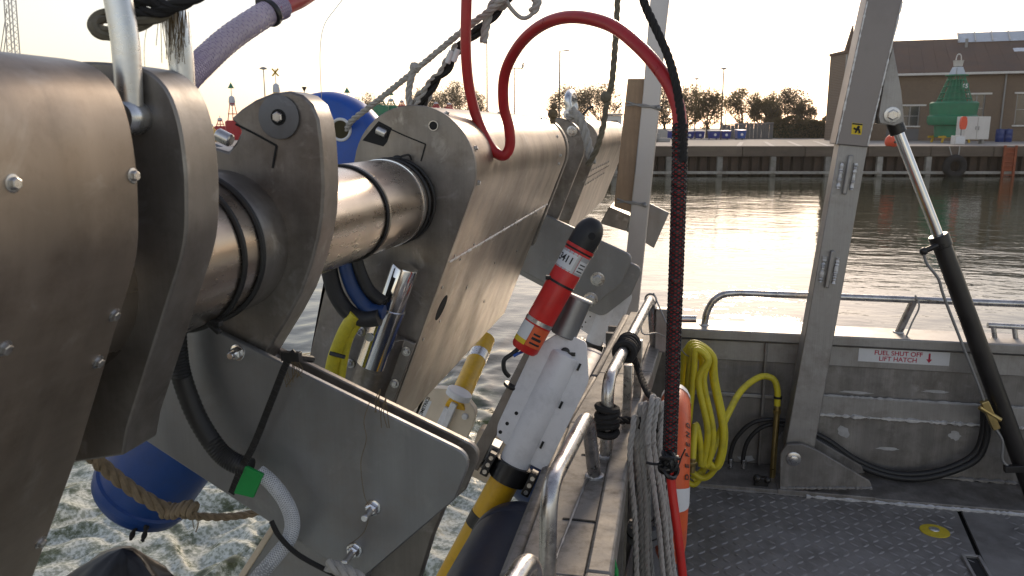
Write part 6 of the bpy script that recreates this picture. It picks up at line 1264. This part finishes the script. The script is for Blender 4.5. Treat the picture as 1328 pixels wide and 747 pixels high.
# blue bins along the quay
for k, (x0, x1, yt_, D_, mt_, lab) in enumerate([(866, 875, 170, 62, 'bin_blue', 'blue bin farthest left, just left of the braided sleeve'), (889, 901, 171, 62, 'bin_blue', 'blue bin just right of the braided sleeve'), (902.5, 914.5, 171, 62, 'bin_blue', 'second blue bin right of the braided sleeve'), (921, 935, 169.5, 60, 'bin_blue', 'wide blue bin with pale lid in the middle of the row'), (936.5, 949, 170, 60, 'bin_blue', 'blue bin touching the right of the pale-lidded bin'), (957, 968.5, 169, 60, 'bin_blue_light', 'lighter blue bin standing in front of the grey fence')]):
    c0, c1 = base(x0, D_), base(x1, D_); hb = fd(x0, yt_, D_).z - QZ; wv_ = (c1 - c0); t = thing('bin', lab, 'bin', (c0 + c1) / 2, YAW, 'blue bins on the quay'); m_ = (c0 + c1) / 2; hw = wv_.length / 2
    vs = [];
    for z, q in ((0.08, 0.86), (hb * .93, 1.0)): vs += [m_ + _R * sx_ * hw * q + _H * (sy_ * 0.4 * q + 0.4) + V(0, 0, z) for sx_, sy_ in ((-1, -1), (1, -1), (1, 1), (-1, 1))]
    MB().add(vs, [(3, 2, 1, 0), (4, 5, 6, 7), (0, 1, 5, 4), (1, 2, 6, 5), (2, 3, 7, 6), (3, 0, 4, 7)]).build('tub', mt_, t, 0.02)
    MB().prism([m_ - _R * hw * 1.04 - _H * .05 + V(0, 0, hb * .935), m_ + _R * hw * 1.04 - _H * .05 + V(0, 0, hb * .935), m_ + _R * hw * 1.04 + _H * .85 + V(0, 0, hb * 1.0), m_ - _R * hw * 1.04 + _H * .85 + V(0, 0, hb * 1.0)], V(0, 0, 0.06)).build('lid', 'white_trim' if k == 3 else mt_, t, 0.01)
    for sx_ in (-1, 1): MB().lathe(m_ + _R * sx_ * hw * .7 + _H * .7 + V(0, 0, .1), _R, [(-.03, .1), (.03, .1)], 12).build('wheel', 'tyre', t)
    if k: MB().lathe(m_ - _H * 0.02 + V(0, 0, hb * .55), -_H, [(0, 0.10), (0.012, 0.10)], 12).build('round_label', 'label_white', t)
# pale blocks at the left
for k, (x0, x1, y0, y1, D_) in enumerate([(842, 856, 173, 180, 50), (850, 870, 179, 185, 50), (856, 866, 168, 174, 54)]):
    c0, c1 = base(x0, D_), base(x1, D_); zt_ = fd(x0, y0, D_).z - QZ
    o = MB().prism([c0, c1, c1 + V(0, 0, zt_), c0 + V(0, 0, zt_)], _H * 0.9).build('concrete_block', 'concrete', None, 0.04, origin=c0); tag(o, ['pale concrete block in the middle of the stack by the leaning post', 'lowest and widest pale concrete block by the leaning post', 'rearmost pale concrete block beside the leftmost blue bin'][k], 'block', 'concrete blocks')
# grey panel fence and hedge
fz = fd(970, 159.5, 64).z - QZ; t = thing('panel_fence', 'grey upright panel fence behind the light blue bin', 'fence', base(975, 64), YAW)
sA, sB = loc_of(938, 64)[0], loc_of(1003, 64)[0]; npan = 13
for k in range(npan):
    s0 = sA + (sB - sA) * k / npan; s1 = sA + (sB - sA) * (k + 1) / npan - 0.03
    hh_ = fz * (1.0 if k > 2 else 0.86); MB().prism([B(s0, 64, QZ), B(s1, 64, QZ), B(s1, 64, QZ + hh_), B(s0, 64, QZ + hh_)], _H * (0.06 + 0.03 * (k % 2))).build('panel', 'grey_sheet', t)
for s0 in (sA, (sA + sB) / 2, sB): MB().bar(B(s0, 64.2, QZ), B(s0, 64.2, QZ + fz + 0.05), 0.08, 0.08, _H).build('post', 'post_grey', t)
MB().bar(B(sA, 64.0 - .03, QZ + fz * .88), B(sB, 64.0 - .03, QZ + fz + 0.02), 0.05, 0.07).build('top_rail', 'post_grey', t)
def leaf_cloud(pts, size, rr, mt_, name, par, origin=None, up=0.3):
    vs = []; fs = []
    for p in pts:
        a = V(rr.gauss(0, 1), rr.gauss(0, 1), rr.gauss(0, 1)).normalized(); b_ = a.orthogonal().normalized(); b_ = (b_ * math.cos(q := rr.uniform(0, 6.28)) + a.cross(b_) * math.sin(q)); s_ = size * rr.uniform(0.6, 1.3); i = len(vs)
        vs += [p - a * s_, p + b_ * s_ * .55, p + a * s_, p - b_ * s_ * .55]; fs.append((i, i + 1, i + 2, i + 3))
    return MB().add(vs, fs).build(name, mt_, par, origin=origin)
rr = random.Random(77)
hs_, he_ = loc_of(1000, 68)[0], loc_of(1110, 68)[0]; pts = []
for k in range(9000): s0 = rr.uniform(hs_, he_); hgt = 1.55 + 0.18 * math.sin(s0 * 1.7) + 0.12 * math.sin(s0 * 4.1); pts.append(B(s0, 68 + rr.gauss(0, 0.35), QZ + hgt * (1 - rr.random() ** 2.2)))
hd = thing('hedge', 'low dark clipped hedge between the grey fence and the shed', 'hedge', B((hs_ + he_) / 2, 68, QZ), YAW)
leaf_cloud(pts, 0.10, rr, 'leaf_olive', 'foliage', hd)
MB().prism([B(hs_, 67.8, QZ), B(he_, 67.8, QZ), B(he_, 67.8, QZ + 1.2), B(hs_, 67.8, QZ + 1.2)], _H * 0.5).build('core', 'hedge', hd)
# trees ------------------------------------------------------------------
def tree(pxx, ytop, wpx, D, label, mt_, seed, dens=1.0):
    rr = random.Random(seed); b0 = base(pxx, D); H = fd(pxx, ytop, D).z - QZ; R = wpx / 2 * D / FPX
    t = thing('tree', label, 'tree', b0, YAW, 'trees behind the quay'); mb = MB(); tips = []
    th = H * 0.28; lean = V(rr.uniform(-.05, .05), rr.uniform(-.05, .05), 1)
    mb.tube([b0, b0 + lean * th * .5, b0 + lean * th], [0.16, 0.13, 0.11], 7)
    def limb(p, d, L, r, lev):
        q = p; pts = [p]; rs = [r]
        for i in range(4):
            d = (d + V(rr.gauss(0, .16), rr.gauss(0, .16), rr.gauss(0.05, .10))).normalized(); q = q + d * L / 4; pts.append(q); rs.append(r * (1 - .2 * (i + 1)))
            if lev < 2 and i >= 1:
                for _ in range(2 if lev == 0 else 2): limb(q, (d + V(rr.gauss(0, .6), rr.gauss(0, .6), rr.gauss(.05, .35))).normalized(), L * rr.uniform(.42, .62), r * .5, lev + 1)
            if lev >= 1: tips.append(q)
        mb.tube(pts, rs, 5, cap=False); tips.append(q)
    nl = 7
    for k in range(nl):
        a = 2 * math.pi * k / nl + rr.uniform(-.3, .3); el = rr.uniform(.45, 1.25); d = V(math.cos(a) * math.cos(el), math.sin(a) * math.cos(el), math.sin(el)); limb(b0 + lean * th * rr.uniform(.7, 1), d, min((H - th) * .72, R * 1.15 / max(.35, math.cos(el))) * rr.uniform(.8, 1.05), .06, 0)
    mb.build('trunk', 'bark', t)
    pts = []; n = int(5200 * dens)
    for _ in range(n):
        c = rr.choice(tips); p = c + V(rr.gauss(0, .30), rr.gauss(0, .30), rr.gauss(0, .26)); e = ((p - b0 - V(0, 0, H * .62)).to_2d().length / (R * 1.1)) ** 2 + ((p.z - QZ - H * .60) / (H * .44)) ** 2
        if e < 1.05: pts.append(p)
    off = V(seed * 7.3, 0, 0); tries = 0; nf_ = 0
    while nf_ < n * 0.4 and tries < n * 6:                        # clumped fill through the whole crown, with gaps
        tries += 1; u = V(rr.uniform(-1, 1), rr.uniform(-1, 1), rr.uniform(-1, 1))
        if u.length > 1 or u.length < 0.35: continue
        p = b0 + V(u.x * R, u.y * R, H * .57 + u.z * H * .42)
        if mnoise.noise(p * 1.15 + off) > 0.12: pts.append(p); nf_ += 1
    leaf_cloud(pts, 0.075, rr, mt_, 'crown', t)
tree(735, 112, 46, 74, 'brownish tree left of the lamp post behind the far fairing', 'leaf_rust', 1); tree(778, 106, 58, 72, 'brown tree behind the wooden plank and hanging rope', 'leaf_rust', 2)
tree(862, 112, 44, 70, 'tree showing just left of the braided sleeve', 'leaf_rust', 3); tree(891, 105, 38, 73, 'tall narrow tree just right of the braided sleeve', 'leaf_rust', 4, .8)
tree(917, 115, 46, 69, 'bushy tree behind the tall lamp post above the blue bins', 'leaf_olive', 5, 1.2); tree(962, 112, 44, 72, 'round-topped tree above the light blue bin', 'leaf_olive', 6); tree(992, 124, 34, 70, 'dense low tree above the right end of the grey fence', 'leaf_olive', 7, 1.3)
tree(1018, 111, 58, 72, 'wide brownish tree between the grey fence and the shed', 'leaf_rust', 8, 1.3); tree(1044, 132, 24, 71, 'small thin tree nearest to the shed', 'leaf_rust', 9, .6)
tree(592, 108, 66, 82, 'brown tree above the middle fairing left of the red hose', 'leaf_rust', 10); tree(552, 112, 50, 84, 'brown tree behind the twisted lashing', 'leaf_rust', 11, .8); tree(622, 122, 22, 80, 'small sparse tree right next to the red hose', 'leaf_rust', 12, .5)
tree(478, 122, 40, 86, 'brown tree behind the taut grey rope above the blue buoy', 'leaf_rust', 13, .7)
# lamp posts ---------------------------------------------------------------
def lamp(pxx, ytop, D, kind, label, r=0.06):
    b0 = base(pxx, D); H = fd(pxx, ytop, D).z - QZ; t = thing('lamp_post', label, 'lamp post', b0, YAW, 'lamp posts')
    MB().tube([b0, b0 + V(0, 0, H * .5), b0 + V(0, 0, H)], [r * 1.5, r * 1.1, r * .8], 8).build('pole', 'post_grey', t)
    if kind == 'tee':
        MB().bar(b0 - _R * .65 + V(0, 0, H), b0 + _R * .7 + V(0, 0, H), .07, .07).build('cross_arm', 'post_grey', t); MB().box(b0 - _R * .6 + V(0, 0, H - .06), (.3, .2, .08)).build('lamp_head', 'post_grey', t, .01)
    elif kind == 'arm':
        MB().bar(b0 + V(0, 0, H), b0 + _R * .5 + V(0, 0, H + .04), .06, .06).build('arm', 'post_grey', t); MB().box(b0 + _R * .62 + V(0, 0, H + .03), (.5, .2, .1)).build('lamp_head', 'post_grey', t, .02)
    elif kind == 'cap': MB().lathe(b0 + V(0, 0, H - .02), V(0, 0, 1), [(0, .06), (.04, .28), (.12, .26), (.2, .08)], 14).build('lamp_head', 'post_grey', t)
    return b0, H
lamp(632, 35, 78, 'none', 'plain tall mast just right of the upright red hose'); b0, H = lamp(667, 88.5, 66, 'tee', 'mast with a crossbar on which a gull sits', .05)
lamp(725, 66, 76, 'arm', 'tall lamp post with short arm left of the far shackle', .08); lamp(757.5, 108, 92, 'none', 'thin short mast between the far shackle and the hanging rope'); lamp(935, 90, 74, 'cap', 'tall lamp post above the blue bins', .07); lamp(901, 103, 88, 'cap', 'shorter lamp post just right of the braided sleeve'); lamp(940.5, 140, 80, 'none', 'low thin pole beside the tall lamp post above the bins', .04)
lamp(346, 90, 62, 'cap', 'lamp post above the clamp flange boss left of the yellow cross', .045)
q = b0 + _R * .68 + V(0, 0, H + .18); mb = MB(); mb.ball(q, .11, 12, 8, (.8, .8, 1.5)); mb.ball(q + V(0, 0, .2) + _R * .03, .07, 10, 6); mb.tube([q + V(0, 0, .2) + _R * .08, q + V(0, 0, .19) + _R * .17], [.02, .004], 5); mb.tube([q - V(0, 0, .1) - _R * .03, q - V(0, 0, .26) - _R * .12], [.05, .015], 5); mb.tube([q - V(0, 0, .13), q - V(0, 0, .21)], .012, 4)
tag(mb.build('gull', 'concrete', origin=q - V(0, 0, .21)), 'small grey gull perched on the mast crossbar', 'bird')
# buoys stored on the far quay, seen over the boom -----------------------------
def nav(pxx, ytop, wpx, D, col_, mark, label, ybody):
    b0 = base(pxx, D); k = D / FPX; t = thing('stored_buoy', label, 'buoy', b0, YAW, 'buoys stored across the harbour')
    def h(y): return max(0.0, fd(pxx, y, D).z - QZ)
    w = wpx / 2 * k; hb = h(ybody)
    MB().lathe(b0, V(0, 0, 1), [(0, w * .7), (hb * .3, w), (hb, w), (hb + .1, w * .8)], 24).build('hull', col_, t)
    ht = h(ytop); hm = ht - 9 * k if mark else ht
    for q in range(6): a = q * math.pi / 3; u = V(math.cos(a), math.sin(a), 0); MB().tube([b0 + u * w * .75 + V(0, 0, hb), b0 + u * w * .3 + V(0, 0, hb + (hm - hb) * .6)], .03, 5).build('cage_bar', col_, t)
    for f_ in (.25, .58): MB().torus(b0 + V(0, 0, hb + (hm - hb) * f_), V(0, 0, 1), w * (.75 - .72 * f_), .03, 18, 5).build('cage_ring', col_, t)
    MB().lathe(b0, V(0, 0, 1), [(hb + (hm - hb) * .5, w * .2), (hb + (hm - hb) * .62, w * .42), (hb + (hm - hb) * .78, w * .34), (hb + (hm - hb) * .82, w * .1)], 14).build('lantern', 'skylight', t)
    MB().tube([b0 + V(0, 0, hb + (hm - hb) * .6), b0 + V(0, 0, ht)], .025, 5).build('staff', 'post_grey', t)
    if mark == 'cone': MB().lathe(b0, V(0, 0, 1), [(ht - 7 * k, 4 * k), (ht - 6.9 * k, 4 * k), (ht, .01)], 14).build('topmark', 'buoy_green', t)
    if mark == 'down':
        for q in range(2): MB().lathe(b0, V(0, 0, 1), [(ht - 6 * k - q * 8 * k, .01), (ht - q * 8 * k, 3.2 * k), (ht + .02 - q * 8 * k, 3 * k)], 14).build('topmark', 'black_steel', t)
    if mark == 'cross':
        for sg in (-1, 1): MB().bar(b0 + V(0, 0, ht - 9 * k) - _R * sg * 4 * k, b0 + V(0, 0, ht) + _R * sg * 4 * k, 1.8 * k, 1.2 * k, _H).build('topmark', 'buoy_yellow', t)
nav(303, 107, 20, 58, 'buoy_red', 'cone', 'red-hulled buoy with green cone topmark seen between the two near flanges', 158)
nav(361, 89, 22, 60, 'buoy_yellow', 'cross', 'yellow buoy whose cross topmark shows above the clamp flange', 150); nav(397, 113, 20, 66, 'black_steel', 'down', 'dark buoy with black downward cones left of the blue buoy', 152)
nav(452, 113, 20, 72, 'buoy_green', 'cone', 'green buoy whose cone shows above the blue buoy', 150); nav(495, 126, 20, 66, 'buoy_green', None, 'left green buoy behind the taut grey rope', 138); nav(508, 116, 18, 67, 'buoy_green', 'cone', 'green buoy with cone topmark behind the hanging grey rope tail', 138)
nav(522, 128, 12, 68, 'buoy_red', None, 'small red buoy right of the green ones behind the rope tail', 138); nav(566, 131, 13, 70, 'buoy_red', None, 'red and white buoy right of the twisted lashing', 140); nav(583, 132, 13, 72, 'buoy_red', None, 'red buoy just left of the upright red hose', 141); nav(273, 158, 20, 52, 'buoy_yellow', None, 'yellow buoy low between the nearest flange and the clamp flange', 172)
nav(286, 150, 16, 64, 'buoy_red', None, 'dull red buoy low beside the nearest flange', 165)
# white site cabin seen past the far fairing
c0, c1 = base(788, 58), base(806, 58); zt_ = fd(797, 150, 58).z - QZ; t = thing('site_cabin', 'small white cabin roof showing above the far fairing by the plank', 'cabin', c0, YAW)
MB().prism([c0, c1, c1 + V(0, 0, zt_), c0 + V(0, 0, zt_)], _H * 2.2).build('wall', 'white_trim', t, 0.02); MB().prism([c0 - _R * .1 - _H * .1 + V(0, 0, zt_ + .004), c1 + _R * .1 - _H * .1 + V(0, 0, zt_ + .004), c1 + _R * .1 + _H * 2.3 + V(0, 0, zt_ + .12), c0 - _R * .1 + _H * 2.3 + V(0, 0, zt_ + .12)], V(0, 0, .1)).build('roof', 'grey_sheet', t); MB().prism([c0 + _R * .25 + V(0, 0, zt_ * .45) - _H * .03, c0 + _R * .7 + V(0, 0, zt_ * .45) - _H * .03, c0 + _R * .7 + V(0, 0, zt_ * .8) - _H * .03, c0 + _R * .25 + V(0, 0, zt_ * .8) - _H * .03], _H * .02).build('window', 'window_glass', t)
# lattice crane mast at the far left
b0 = base(24, 95); t = thing('lattice_mast', 'slender white lattice crane mast at the far left', 'crane', b0, YAW)
top_ = fd(10, -40, 95); nb = 26; lg = []
for sx_, sy_ in ((-.5, -.5), (.5, -.5), (.5, .5), (-.5, .5)): o_ = _R * sx_ + _H * sy_; MB().tube([b0 + o_, top_ + o_ * .8], .07, 6).build('chord', 'white_trim', t); lg.append((b0 + o_, top_ + o_ * .8))
for k in range(nb):
    for j in range(4): a_, c_ = lg[j], lg[(j + 1) % 4]; MB().tube([a_[0].lerp(a_[1], k / nb), c_[0].lerp(c_[1], (k + 1) / nb)], .035, 4).build('lattice_bar', 'white_trim', t)
MB().tube([fd(4, 75, 95), fd(10, 30, 95)], .05, 5).build('stay', 'post_grey', t); MB().tube([fd(0, 72, 95), fd(9, 10, 95)], .05, 5).build('stay', 'post_grey', t)

# ------------------------------------------------------------------ thin evening haze over the harbour
hm = bpy.data.materials.new('haze'); hm.use_nodes = True; hn = hm.node_tree; hn.nodes.clear()
pv = hn.nodes.new('ShaderNodeVolumePrincipled'); pv.inputs['Color'].default_value = (0.97, 0.95, 0.92, 1); pv.inputs['Density'].default_value = 0.0003; pv.inputs['Anisotropy'].default_value = 0.55
ho = hn.nodes.new('ShaderNodeOutputMaterial'); hn.links.new(pv.outputs[0], ho.inputs['Volume'])
mb = MB().box(V(0, 100, 11.5), (1300, 1300, 29)); me = bpy.data.meshes.new('haze'); me.from_pydata([tuple(v) for v in mb.v], [], mb.f); me.materials.append(hm)
hzo = bpy.data.objects.new('haze', me); col.objects.link(hzo); tag(hzo, 'thin pale evening haze over the harbour', None, None, 'stuff')
